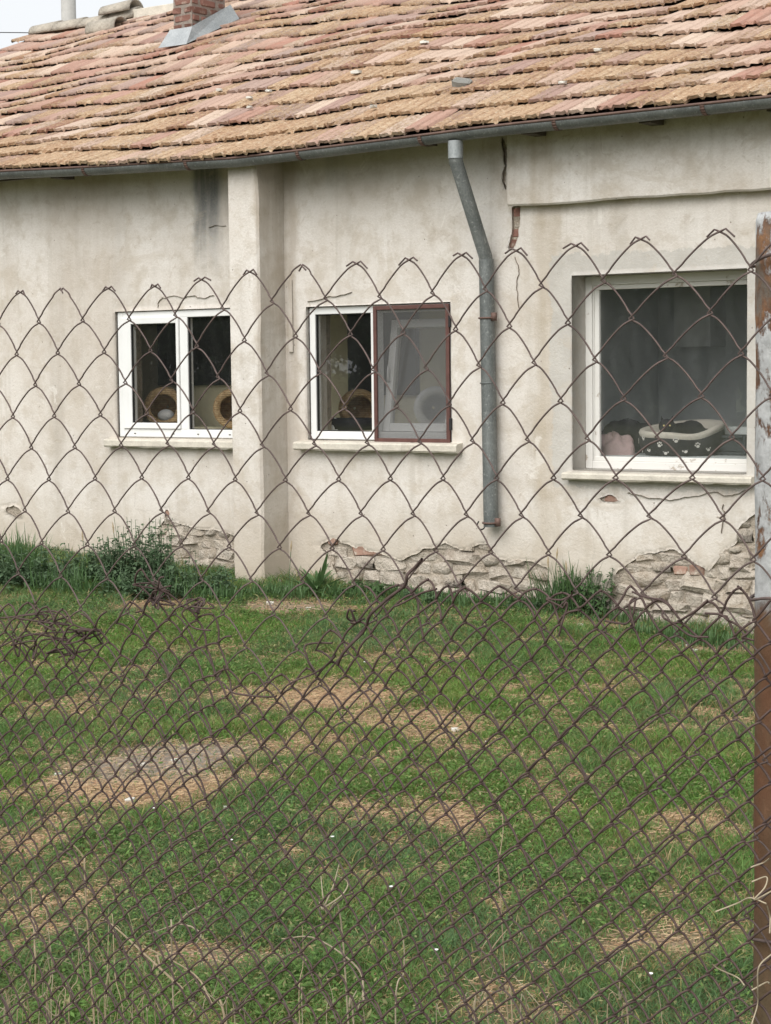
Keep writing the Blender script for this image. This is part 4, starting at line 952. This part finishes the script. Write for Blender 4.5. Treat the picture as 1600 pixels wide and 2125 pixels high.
loose([(0, 1268), (5, 1282), (60, 1275), (110, 1270), (160, 1300), (210, 1310)]); loose([(0, 1345), (60, 1318), (150, 1312), (205, 1308)]); loose([(360, 1215), (330, 1225), (300, 1262), (288, 1270)]); loose([(430, 1250), (440, 1262), (400, 1258), (385, 1270), (395, 1300), (440, 1308)])
loose([(880, 1160), (850, 1185), (840, 1210), (800, 1245), (770, 1280), (735, 1330), (700, 1380)], .0016)
# post
PY = -9.408; pox = wx(1567, PY, 900)+.0318/math.cos(TH-math.atan(767/FPX))
post = empty('fence_post', (pox, PY, 0)); tag(post, 'round steel fence post with flaking white paint and rust', 'post')
pm = MB(); pr_ = [(.0245, 1.69), (.0265, 1.722), (.030, 1.7285), (.0318, 1.722), (.0318, -.3)]
pm.rev([(r_ if i < 3 else r_, z_) for i, (r_, z_) in enumerate(pr_[:4])]+[(.0318+.0006*math.sin(k*2.1), 1.70-k*.05) for k in range(41)], 28, 'z')
pm.build('pipe', M['post'], post, True)
def tie(zz, tilt, ph, r_=.0345):
    P_ = np.array([(r_*math.cos(a), r_*math.sin(a)*1.05-.003, zz+tilt*math.cos(a+ph)+.002*math.sin(3*a)) for a in np.linspace(0, 2*math.pi*1.15, 34)])
    Vn, Fn = tube_np(P_, .0015, 6, (0, 0, 1)); link(bpy.data.objects.new('tie_wire', np_mesh('tie_wire', Vn, Fn, M['wire'], True)), post)
tie(1.688, .004, .5); tie(wz(1570, 1236, -9.43)-.002, .001, 1.0); tie(1.10, .003, 2)

# ------------------------------------------------------------------ turf
def blades(x, y, h, w, lean, colr, name, mat):
    n = len(x); z = gz(x, y); a = rng.uniform(0, 2*math.pi, n); b = rng.uniform(0, 2*math.pi, n)
    ca, sa = np.cos(a), np.sin(a); lx, ly = np.cos(b)*lean, np.sin(b)*lean
    def pt(f, k, side): return np.stack([x+side*ca*w*k/2+lx*f**1.7, y+side*sa*w*k/2+ly*f**1.7, z-.004+h*(f-.18*(lean/(h+1e-6))*f*f)], 1)
    V_ = np.stack([pt(0, 1, -1), pt(0, 1, 1), pt(.55, .85, -1), pt(.55, .85, 1), pt(1, 0, 0)], 1).reshape(-1, 3)
    i = np.arange(n)*5; Q = np.stack([i, i+1, i+3, i+2], 1); T_ = np.stack([i+2, i+3, i+4], 1)
    sh = np.tile(np.array([.72, .72, 1, 1, 1.15]), n)[:, None]; C_ = np.repeat(colr, 5, 0)
    return link(bpy.data.objects.new(name, np_mesh(name, V_, [Q, T_], mat, False, C_)))
def wedge(n, r0, r1, half, pw_):
    u = rng.random(n); r = (r0**pw_+u*(r1**pw_-r0**pw_))**(1/pw_); a = rng.uniform(-half, half, n)
    d = np.stack([_fh[0]*np.cos(a)+_r[0]*np.sin(a), _fh[1]*np.cos(a)+_r[1]*np.sin(a)], 1)
    return CAM[0]+d[:, 0]*r, CAM[1]+d[:, 1]*r, r
x, y, rr = wedge(800000, 3.4, 16, math.radians(14.5), 1.05)
b_, g_ = bare(x, y)
ok = (y < -.03) & ~((x > -1.17) & (x < -.85) & (y > -.32)) & (rng.random(len(x)) < np.clip(1.02-1.15*b_, .07, 1)) & (y > -9.3)
x, y, rr, b_ = x[ok], y[ok], rr[ok], b_[ok]
k = rng.permutation(len(x))[:330000]; x, y, rr, b_ = x[k], y[k], rr[k], b_[k]; n = len(x)
hf = fbm(x*1.1, y*1.1, 51); hv = .012+.024*rng.random(n)*(.35+1.2*hf)+.010*np.clip(1-b_*2, 0, 1)
tuft = np.clip((fbm(x*3.1, y*3.1, 55)-.56)*7, 0, 1); hv *= 1+.9*tuft
near_wall = np.clip((y+.9)/.8, 0, 1); hv *= 1+1.0*near_wall*rng.random(n)
lr = np.clip((fbm(x*.8+4, y*.8, 58)-.55)*6, 0, 1)*rng.random(n); hv *= 1+.6*lr
wv_ = .0023+.00021*rr
base_g = np.array([.116, .228, .042]); yel = np.array([.26, .235, .085]); blue = np.array([.105, .185, .082]); dry_ = np.array([.40, .31, .17])
t1 = np.clip((fbm(x*1.9, y*1.9, 57)-.40)*3.2, 0, 1)[:, None]; C_ = base_g*(1-t1*.55)+np.array([.19, .25, .065])*t1*.55
bl = np.clip((fbm(x*1.0+7, y*1.0, 59)-.45)*4, 0, 1)[:, None]*.8; bl = np.maximum(bl, near_wall[:, None]*.8); C_ = C_*(1-bl)+blue*bl
m_y = (rng.random(n) < .12+.35*b_)[:, None]; C_ = np.where(m_y, yel*(.7+.6*rng.random((n, 1))), C_); m_d = (rng.random(n) < .04+.40*b_)[:, None]; C_ = np.where(m_d, dry_*(.7+.5*rng.random((n, 1))), C_)
C_ = C_*(.70+.65*rng.random((n, 1)))
gr = blades(x, y, hv, wv_, hv*rng.uniform(.4, 1.5, n), C_, 'grass', M['grass']); tag(gr, 'short patchy green lawn between the fence and the house', 'grass', kind='stuff')
# the lawn goes on to either side
xs_, ys_, rs_ = wedge(420000, 2.2, 17, math.radians(48), 1.3); xo = rng.uniform(-9, 14, 60000); yo = rng.uniform(-18, -.05, 60000)
x = np.concatenate([xs_, xo]); y = np.concatenate([ys_, yo]); bs_, _g = bare(x, y); kp_ = (y < -.05) & (rng.random(len(x)) < np.clip(1.02-1.15*bs_, .07, 1)); x, y = x[kp_], y[kp_]; an = np.arctan2((x-CAM[0])*_r[0]+(y-CAM[1])*_r[1], (x-CAM[0])*_fh[0]+(y-CAM[1])*_fh[1])
ok = (abs(an) > math.radians(14.3)) & ~((y > -.33) & (x > -1.2) & (x < -.8)); x, y = x[ok], y[ok]; n = len(x)
gs = blades(x, y, .018+.035*rng.random(n), np.full(n, .0055), .03*rng.random(n), base_g*(.7+.7*rng.random((n, 1))), 'grass', M['grass']); tag(gs, 'rougher lawn running on past both sides of the view', 'grass', kind='stuff')
# clover and other low broad leaves among the grass
x, y, rr = wedge(520000, 3.5, 15.5, math.radians(14.3), 1.15); b_, g_ = bare(x, y); cv = fbm(x*2.2+11, y*2.2, 77, 4); near_wall = np.clip((y+.9)/.8, 0, 1)
ok = (y < -.05) & (y > -9.25) & ~((x > -1.17) & (x < -.85) & (y > -.32)) & (rng.random(len(x)) < np.clip((cv-.42)*2.4, .05, .8)*np.clip(1-1.1*b_, .06, 1)); x, y, rr = x[ok][:120000], y[ok][:120000], rr[ok][:120000]; n = len(x)
a = rng.uniform(0, 2*math.pi, n); sz = rng.uniform(.0022, .0048, n)*(1+.07*rr); z = gz(x, y)+rng.uniform(.008, .040, n)*(.6+.8*fbm(x*3.1, y*3.1, 55)); tx = rng.normal(0, .35, n); ty = rng.normal(0, .35, n); V_ = []
for k in range(6):
    b = a+k*math.pi/3; e_ = sz*(1.7 if k in (0, 3) else .7); ux, uy = np.cos(b)*e_, np.sin(b)*e_; V_.append(np.stack([x+ux, y+uy, z+ux*tx+uy*ty], 1))
V_ = np.stack(V_, 1).reshape(-1, 3); C_ = np.array([.115, .205, .048])*(.6+.75*rng.random((n, 1))); C_ = np.where((rng.random(n) < .16)[:, None], np.array([.27, .27, .12])*(.7+.6*rng.random((n, 1))), C_); i = np.arange(n)*6
lo_ = link(bpy.data.objects.new('clover', np_mesh('clover', V_, np.stack([i+k for k in range(6)], 1), M['grass'], False, np.repeat(C_, 6, 0)))); tag(lo_, 'low clover and broad leaves spread through the lawn', 'clover', kind='stuff')
# straw litter in the worn places
x, y, rr = wedge(420000, 3.6, 15, math.radians(14), 1.1); b_, g_ = bare(x, y)
ok = (y < -.1) & (rng.random(len(x)) < np.clip(b_*1.2-.1, .025, 1)*np.clip(1-.55*g_, .2, 1)); x, y, rr, b_, g_ = x[ok][:150000], y[ok][:150000], rr[ok][:150000], b_[ok][:150000], g_[ok][:150000]; n = len(x)
a = rng.uniform(0, math.pi, n); L = rng.uniform(.009, .032, n); w = .0016+.00016*rr; z = gz(x, y)+rng.uniform(.002, .014, n); tl = rng.normal(0, .18, n)
dx, dy = np.cos(a)*L/2, np.sin(a)*L/2; px_, py_ = -np.sin(a)*w/2, np.cos(a)*w/2
V_ = np.stack([np.stack([x-dx-px_, y-dy-py_, z-tl*L/2], 1), np.stack([x+dx-px_, y+dy-py_, z+tl*L/2], 1), np.stack([x+dx+px_, y+dy+py_, z+tl*L/2+.001], 1), np.stack([x-dx+px_, y-dy+py_, z-tl*L/2+.001], 1)], 1).reshape(-1, 3)
C_ = np.array([.47, .335, .20])*(1-.35*g_[:, None])+np.array([.42, .37, .30])*.35*g_[:, None]; C_ = C_*(.6+.6*rng.random((n, 1))); red_ = (rng.random(n) < .22)[:, None]; C_ = np.where(red_, np.array([.36, .21, .12])*(.7+.5*rng.random((n, 1))), C_)
i = np.arange(n)*4
so_ = link(bpy.data.objects.new('straw', np_mesh('straw', V_, np.stack([i, i+1, i+2, i+3], 1), M['straw'], False, np.repeat(C_, 4, 0)))); tag(so_, 'dry straw and dead grass lying on the worn patches', 'straw', kind='stuff')

# ------------------------------------------------------------------ weeds along the wall
def leaf_strip(base, dirv, L, wd, droop, n=6, twist=0):
    """a lanceolate leaf arching from base: returns verts, faces"""
    d = np.array([dirv[0], dirv[1], 0]); s = np.array([-dirv[1], dirv[0], 0]); up = dirv[2]; V_ = []
    for i in range(n+1):
        f = i/n; c = base+d*L*f*math.cos(up)*(1-.1*f)+np.array([0, 0, 1])*(L*f*math.sin(up)-droop*L*f*f); w = wd*math.sin(math.pi*min(.98, .10+.9*f))**.8*.5
        V_ += [c+s*w+np.array([0, 0, w*.35]), c, c-s*w+np.array([0, 0, w*.35])]
    F_ = [(i*3+k, i*3+k+1, i*3+4+k, i*3+3+k) for i in range(n) for k in (0, 1)]
    return V_, F_
def weed(px, py, hgt, spread, kind, label, cnt, mat='weed', catg='weed'):
    hgt *= 1.45; cnt = int(cnt*1.5); q = G(px, py); q[1] = min(q[1], -.04); q[2] = float(gz(q[0], q[1]))-.005
    e_ = empty('weed_plant', tuple(q)); tag(e_, label, catg, 'weeds along the foot of the wall'); r = random.Random(px); m = MB(); st = MB()
    if kind == 'rosette':
        for i in range(cnt):
            a = r.uniform(0, 2*math.pi); el = r.uniform(.35, 1.35); L = hgt*r.uniform(.55, 1.05)
            m.add(*leaf_strip(np.array([r.uniform(-.02, .02), r.uniform(-.02, .02), 0]), (math.cos(a), math.sin(a), el), L, L*r.uniform(.08, .15), r.uniform(.1, .6)))
    elif kind == 'bush':
        for i in range(cnt):
            a = r.uniform(0, 2*math.pi); b0_ = np.array([r.gauss(0, spread*.45), r.gauss(0, spread*.3), 0]); H = hgt*r.uniform(.45, 1.0); tp = b0_+np.array([math.cos(a)*.05, math.sin(a)*.05, H])
            st.tube([b0_, (b0_+tp)/2+np.array([.01, 0, 0]), tp], .0022, 4)
            for k in range(11):
                f = r.uniform(.15, 1); c = b0_+(tp-b0_)*f; a2 = r.uniform(0, 2*math.pi); L = r.uniform(.03, .065)*(1.2-.4*f)
                m.add(*leaf_strip(c, (math.cos(a2), math.sin(a2), r.uniform(-.1, .7)), L, L*r.uniform(.4, .7), .35, 3))
    else:
        for i in range(cnt):
            a = r.uniform(0, 2*math.pi); L = hgt*r.uniform(.5, 1.1); b0_ = np.array([r.gauss(0, spread*.5), r.gauss(0, spread*.35), 0])
            m.add(*leaf_strip(b0_, (math.cos(a), math.sin(a), r.uniform(.9, 1.5)), L, r.uniform(.006, .010), r.uniform(.05, .35), 5))
    m.build('foliage', M[mat], e_)
    if st.v: st.build('stems', M['weed2'], e_)['kind'] = 'stuff'
    if kind == 'spike':
        pass
    return e_
for a in [(40, 1195, .30, .2, 'tuft', 'tall dark grass tuft at the left edge against the wall', 150), (70, 1205, .22, .2, 'rosette', 'broad leaved weed low by the wall left of the left window', 26), (120, 1205, .19, .25, 'bush', 'bushy small leaved weed third from the left edge', 26), (165, 1215, .2, .2, 'rosette', 'dock like weed with long leaves below the left window corner', 24), (215, 1210, .24, .3, 'bush', 'bushy weed under the left end of the left window sill', 34), (262, 1215, .27, .3, 'bush', 'tall bushy weed under the middle of the left window', 40), (300, 1210, .34, .25, 'bush', 'tallest bushy weed growing beside the broken plaster', 40), (345, 1225, .22, .25, 'bush', 'spreading weed before the broken plaster left of the buttress', 30), (395, 1228, .2, .25, 'rosette', 'leafy weed close to the left of the buttress', 26), (440, 1235, .14, .22, 'bush', 'low weed at the left foot of the buttress', 20), (185, 1238, .12, .25, 'rosette', 'low dark rosette in front of the left weed bank', 24), (330, 1245, .1, .25, 'bush', 'small clover like weed in front of the weed bank', 22)]:
    weed(*a[:5], a[5], a[6], 'weed' if a[4] != 'bush' else 'weed2')
for a in [(10, 1215, .2, .25, 'bush', 'leafy weed cut by the left edge of the photo', 30), (95, 1222, .15, .25, 'bush', 'second row weed between the two left rosettes', 26), (240, 1232, .15, .3, 'rosette', 'long leaved weed in front of the sill end', 26), (285, 1236, .16, .3, 'bush', 'dark bushy weed in front of the tallest weed', 30), (370, 1240, .13, .25, 'tuft', 'grass tuft in front of the broken plaster', 120), (140, 1228, .15, .25, 'tuft', 'grass tuft in the middle of the left weed bank', 130), (460, 1245, .1, .2, 'tuft', 'grass tuft touching the left foot of the buttress', 100)]: weed(*a[:5], a[5], a[6], 'weed' if a[4] != 'bush' else 'weed2')
weed(658, 1232, .235, .1, 'rosette', 'spiky thistle rosette with upright leaves right of the buttress', 46, 'weed'); weed(690, 1240, .15, .1, 'rosette', 'small leafy weed beside the thistle rosette', 20, 'weed'); weed(760, 1235, .09, .2, 'bush', 'low weed by the crumbling plaster right of the thistle', 16)
weed(1205, 1268, .30, .2, 'tuft', 'tall grass tuft against the wall right of the drainpipe', 190); weed(1240, 1275, .24, .22, 'bush', 'leafy weed in front of the grass tuft below the large window', 22, 'weed'); weed(1165, 1262, .16, .16, 'tuft', 'shorter grass tuft just left of the tall tuft', 110); weed(1010, 1255, .10, .3, 'tuft', 'low dark grass fringe under the bare stones', 160); weed(930, 1255, .09, .3, 'tuft', 'low grass fringe under the middle window', 140); weed(590, 1240, .11, .2, 'tuft', 'low grass fringe at the right foot of the buttress', 120)
weed(540, 1238, .10, .2, 'tuft', 'low grass fringe in front of the buttress', 110); weed(1420, 1330, .10, .25, 'tuft', 'short grass clump by the stones near the post', 120); weed(1340, 1318, .08, .2, 'tuft', 'short grass clump below the large window sill', 90)
for a in [(820, 1240, .09, .3, 'tuft', 'ragged low grass under the left end of the middle window sill', 130), (870, 1246, .06, .3, 'bush', 'creeping weed below the crumbling plaster under the middle window', 20), (1085, 1258, .09, .3, 'tuft', 'ragged low grass below the drainpipe outlet', 140), (1120, 1262, .07, .25, 'bush', 'creeping weed between drainpipe and tall tuft', 18), (1290, 1290, .09, .25, 'tuft', 'ragged low grass right of the tall tuft', 120), (1480, 1340, .09, .25, 'tuft', 'ragged low grass just left of the post', 120), (720, 1240, .08, .25, 'tuft', 'ragged low grass right of the thistle', 110)]: weed(*a[:5], a[5], a[6], 'weed' if a[4] != 'bush' else 'weed2')
for (px, py, hgt) in ((1222, 1255, .36), (1240, 1262, .28), (1195, 1258, .30), (600, 1225, .28), (245, 1205, .36), (180, 1205, .30)):
    q = G(px, py); q[1] = min(q[1], -.06); e_ = empty('seeding_grass', (q[0], q[1], float(gz(q[0], q[1])))); tag(e_, 'thin grass stem with a seed head standing against the plaster', 'grass stem', 'seeding grass stems by the wall')
    m = MB(); ln = random.uniform(-.04, .04); m.tube([(0, 0, 0), (ln*.3, 0, hgt*.5), (ln, 0, hgt)], .0025, 5); m.build('stem', M['weed2'], e_); hh = MB(); hh.tube([(ln, 0, hgt-.01), (ln*1.1, 0, hgt+.03), (ln*1.3, 0, hgt+.07)], np.array([.003, .007, .001]), 6); hh.build('seed_head', M['dry'], e_)
# daisies and pale pebbles in the turf
for i, (px, py) in enumerate([(757, 1390), (945, 1502), (812, 1868), (1232, 1225), (1180, 1272), (1085, 1420), (320, 1700), (480, 1770), (690, 1760), (1350, 2060), (905, 2002), (1010, 1560), (1290, 1560), (1425, 1350)]):
    q = G(px, py); e_ = empty('daisy', (q[0], q[1], float(gz(q[0], q[1])))); tag(e_, 'tiny white flower standing in the lawn', 'flower', 'white flowers in the lawn')
    m = MB(); m.tube([(0, 0, 0), (.003, 0, .04)], .0012, 4); m.build('stem', M['weed'], e_); m = MB(); m.rev([(.001, .042), (.005, .041), (.007, .044)], 9, 'z'); m.build('petals', M['petal'], e_)
for i, (px, py, s) in enumerate([(300, 1590, .02), (365, 1582, .025), (270, 1668, .03), (215, 1532, .018), (945, 1520, .025), (590, 1225, .05), (120, 1610, .022), (1205, 1300, .03), (640, 1262, .03), (560, 1255, .035), (1440, 1350, .03), (575, 1210, .04), (470, 1680, .02)]):
    q = G(px, py); o = link(bpy.data.objects.new('pebble', rock_mesh('pebble', 200+i, M['pebble'], .16))); o.location = (q[0], q[1], float(gz(q[0], q[1]))+s*.2); o.scale = (s*1.4, s, s*.7); o.rotation_euler.z = i
    tag(o, 'small pale stone lying on the worn lawn', 'stone', 'pale stones on the lawn')

# ------------------------------------------------------------------ dry stalks by the fence
def catmull(P_, k=7):
    P_ = np.asarray(P_, float); n = len(P_); Pp = np.vstack([2*P_[0]-P_[1], P_, 2*P_[-1]-P_[-2]]); Q = []
    for v in np.linspace(0, n-1, (n-1)*k+1):
        i = min(int(v), n-2); u = v-i; p0, p1, p2, p3 = Pp[i], Pp[i+1], Pp[i+2], Pp[i+3]
        Q.append(.5*((2*p1)+(-p0+p2)*u+(2*p0-5*p1+4*p2-p3)*u*u+(-p0+3*p1-3*p2+p3)*u**3))
    return np.array(Q)
def stalk(lines_, y, label, r=.0014, group=None, mat='dry', nm='dry_stalk', leaves=True):
    """lines_: photo polylines, first is the main stem; it is carried on down to the ground"""
    P0 = np.array([W(a, b, y) for a, b in lines_[0]]); foot = P0[0].copy(); end = np.array([foot[0]+(foot[0]-P0[-1][0])*.3, y+.0, float(gz(foot[0], y))])
    e_ = empty(nm, tuple(end)); tag(e_, label, 'dry stalk', group)
    for k, L_ in enumerate(lines_):
        P_ = np.array([W(a, b, y) for a, b in L_]); P_[:, 1] += .02*np.sin(np.arange(len(P_))*1.3+L_[0][0])
        if k == 0: P_ = np.vstack([end, (end+P_[0])/2+np.array([.01, .01, 0]), P_])
        Q = catmull(P_); rr_ = np.linspace(r*(.8 if k == 0 else .62), r*.3, len(Q)); Vn, Fn = tube_np(Q-end, rr_, 5, (0, 1, 0))
        link(bpy.data.objects.new('stem' if k == 0 else 'dry_leaf', np_mesh('stem', Vn, Fn, M[mat], True)), e_)
SY = -9.30
stalk([[(495, 2140), (440, 2080), (380, 2030), (285, 1968)], [(400, 2045), (330, 1985), (230, 1930), (190, 1915)], [(345, 2000), (310, 1990), (300, 2005), (320, 2015)]], SY, 'thick pale stalk leaning left across the lower fence', .0026)
stalk([[(335, 1985), (360, 1940), (378, 1928), (400, 1890), (415, 1880)], [(378, 1930), (350, 1925), (318, 1935)], [(378, 1930), (400, 1945), (415, 1957)]], SY+.02, 'bent stalk with drooping pale leaf ends left of centre', .0018, mat='dry2')
stalk([[(700, 1960), (692, 1890), (690, 1850), (662, 1820)], [(690, 1880), (660, 1875), (640, 1868)], [(690, 1878), (705, 1860), (700, 1840), (690, 1820)], [(690, 1880), (688, 1840), (682, 1800)]], SY+.05, 'branching pale seed stalk at the lower centre', .0019, mat='dry2')
stalk([[(835, 2140), (825, 2020), (812, 1940), (800, 1850)]], SY, 'tall straight pale stalk right of the branching seed stalk', .0017, mat='dry2')
stalk([[(745, 2140), (748, 2080), (742, 2055)], [(748, 2080), (720, 2020), (650, 1950), (605, 1940)]], SY-.03, 'pale forked stalk with a hooked drooping top', .0022, mat='dry2')
stalk([[(97, 2140), (95, 2060), (93, 1985), (60, 1910), (40, 1850)]], SY, 'straight pale stalk near the lower left corner', .0022)
stalk([[(640, 2140), (620, 2000), (605, 1930)]], SY+.03, 'thin short stalk left of the forked stalk', .0012)
stalk([[(1050, 2140), (1030, 2060), (1010, 2020), (1022, 1960), (1035, 1930)], [(1022, 1990), (1045, 1950), (1055, 1920)]], SY, 'thin crooked stalk right of centre at the bottom', .0015)
stalk([[(1060, 1880), (1045, 1800), (1030, 1720), (1010, 1660), (995, 1640)]], SY+.05, 'thin curved stalk in the middle of the lower fence', .0011)
stalk([[(170, 1870), (150, 1790), (128, 1740), (120, 1715)]], SY, 'short slanting stalk at the left edge of the lower fence', .002)
rs = random.Random(4)
for i in range(60):
    px = rs.choice([rs.uniform(-40, 330), rs.uniform(-40, 330), rs.uniform(-40, 480), rs.uniform(200, 800), rs.uniform(900, 1500)]); h = rs.uniform(60, 230)*(1.1 if px < 330 else .7); ln = rs.uniform(-70, 70); y_ = SY+rs.uniform(-.12, .25)
    pts = [(px, 2140), (px+ln*.3+rs.uniform(-8, 8), 2140-h*.5), (px+ln+rs.uniform(-10, 10), 2140-h)]
    if rs.random() < .5: pts.append((px+ln*1.5+rs.uniform(-40, 40), 2140-h*rs.uniform(.85, 1.02)))
    stalk([pts], y_, 'thin dry grass stalk in the stand along the bottom of the fence', rs.uniform(.0007, .0013), 'dry grass stalks along the fence', rs.choice(['dry', 'dry2']))
def vine(pts, label): 
    q = W(*pts[0], -9.47); e_ = empty('dry_tendril', tuple(q)); tag(e_, label, 'dry tendril', 'dry tendrils by the post'); P_ = np.array([W(a, b, -9.475) for a, b in pts]); P_[:, 1] += .01*np.sin(np.arange(len(P_))*1.7); Q = catmull(P_)-q; Vn, Fn = tube_np(Q, .0007, 5, (0, 1, 0)); link(bpy.data.objects.new('stem', np_mesh('stem', Vn, Fn, M['dry2'], True)), e_)
vine([(1485, 1892), (1520, 1880), (1560, 1862), (1600, 1870)], 'long pale tendril reaching left from the post'); vine([(1558, 1800), (1575, 1795), (1600, 1780)], 'short pale tendril near the top of the rusty post section'); vine([(1560, 1830), (1580, 1825), (1590, 1840), (1575, 1862), (1600, 1850)], 'curled pale tendril on the rusty post'); vine([(1545, 2045), (1520, 2035), (1495, 2010), (1488, 1995)], 'drooping pale tendril left of the post foot'); vine([(1560, 2055), (1580, 2045), (1600, 2040)], 'flat pale tendril across the post foot'); vine([(1592, 1880), (1588, 1910), (1600, 1935)], 'upright pale tendril at the right edge'); vine([(1560, 2125), (1562, 2090), (1575, 2050), (1585, 2000), (1600, 1980)], 'long rising tendril at the post foot')

# ------------------------------------------------------------------ beyond the house and behind the viewer
q = CAM+ray(142, 10)*34/ (ray(142, 10)@FW); pole = empty('utility_pole', (q[0], q[1], 0)); tag(pole, 'grey concrete pole rising behind the roof ridge', 'pole')
pm = MB(); pm.rev([(.15, -.2), (.125, q[2]+3), (.0, q[2]+3.02)], 10, 'z'); pm.build('shaft', M['concrete'], pole, True)
wq = CAM+ray(-200, 66)*34/(ray(-200, 66)@FW); we = CAM+ray(60, 68)*34/(ray(60, 68)@FW); P_ = catmull([wq*2-we-q*np.array([1, 1, 0]), wq-q*np.array([1, 1, 0]), we-q*np.array([1, 1, 0]), np.array([0, 0, we[2]-.02])]); Vn, Fn = tube_np(P_, .008, 5, (0, 0, 1)); link(bpy.data.objects.new('cable', np_mesh('cable', Vn, Fn, M['gasket'], True)), pole)
def tree(x, y, H, R, seed, label):
    r = np.random.default_rng(seed); e_ = empty('tree', (x, y, 0)); tag(e_, label, 'tree', 'trees mirrored in the glass'); m = MB()
    m.tube([(0, 0, -.2), (.1, .05, H*.3), (0, .1, H*.6), (.1, 0, H*.85)], np.array([.2, .16, .11, .04]), 8)
    for i in range(9):
        a = r.uniform(0, 6.28); z = H*r.uniform(.25, .7); L = R*r.uniform(.5, .9); m.tube([(0.05, .05, z), (math.cos(a)*L*.5, math.sin(a)*L*.5, z+L*.35), (math.cos(a)*L, math.sin(a)*L, z+L*.5)], np.array([.08, .05, .02]), 6)
    m.build('trunk', M['bark'], e_, True)
    nc = 46; cl = np.stack([r.normal(0, R*.48, nc), r.normal(0, R*.48, nc), H*.62+r.normal(0, H*.19, nc)], 1); cl[:, 2] = np.clip(cl[:, 2], H*.08, H*1.02); cl[:14, 2] = r.uniform(.2, H*.4, 14)
    n = 15000; c = cl[r.integers(0, nc, n)]+r.normal(0, R*.17, (n, 3)); d1 = r.normal(0, 1, (n, 3)); d1 /= np.linalg.norm(d1, axis=1, keepdims=True); d2 = np.cross(d1, r.normal(0, 1, (n, 3))); d2 /= np.linalg.norm(d2, axis=1, keepdims=True); s = r.uniform(.08, .17, n)[:, None]
    V_ = np.stack([c-d1*s, c+d2*s*.45, c+d1*s, c-d2*s*.45], 1).reshape(-1, 3); i = np.arange(n)*4
    link(bpy.data.objects.new('crown', np_mesh('crown', V_, np.stack([i, i+1, i+2, i+3], 1), M['treeleaf'])), e_)
TL = [('leafy tree farthest left in the row across the yard', -36, -28), ('leafy tree second from the left in the row across the yard', -32.5, -31.5), ('leafy tree mirrored in the left window, across the yard', -29, -33), ('leafy tree mirrored between the two white windows, across the yard', -26, -35), ('leafy tree mirrored in the middle window, across the yard', -23, -36), ('leafy tree mirrored left in the large window, across the yard', -20, -38.5), ('leafy tree mirrored right in the large window, across the yard', -17, -40.5), ('leafy tree farthest right in the row across the yard', -13.5, -42)]
for i, (lb, x, y) in enumerate(TL): tree(x, y, 5.6+.7*math.sin(i*2.4), 2.7+.3*math.sin(i*1.7), i+1, lb)
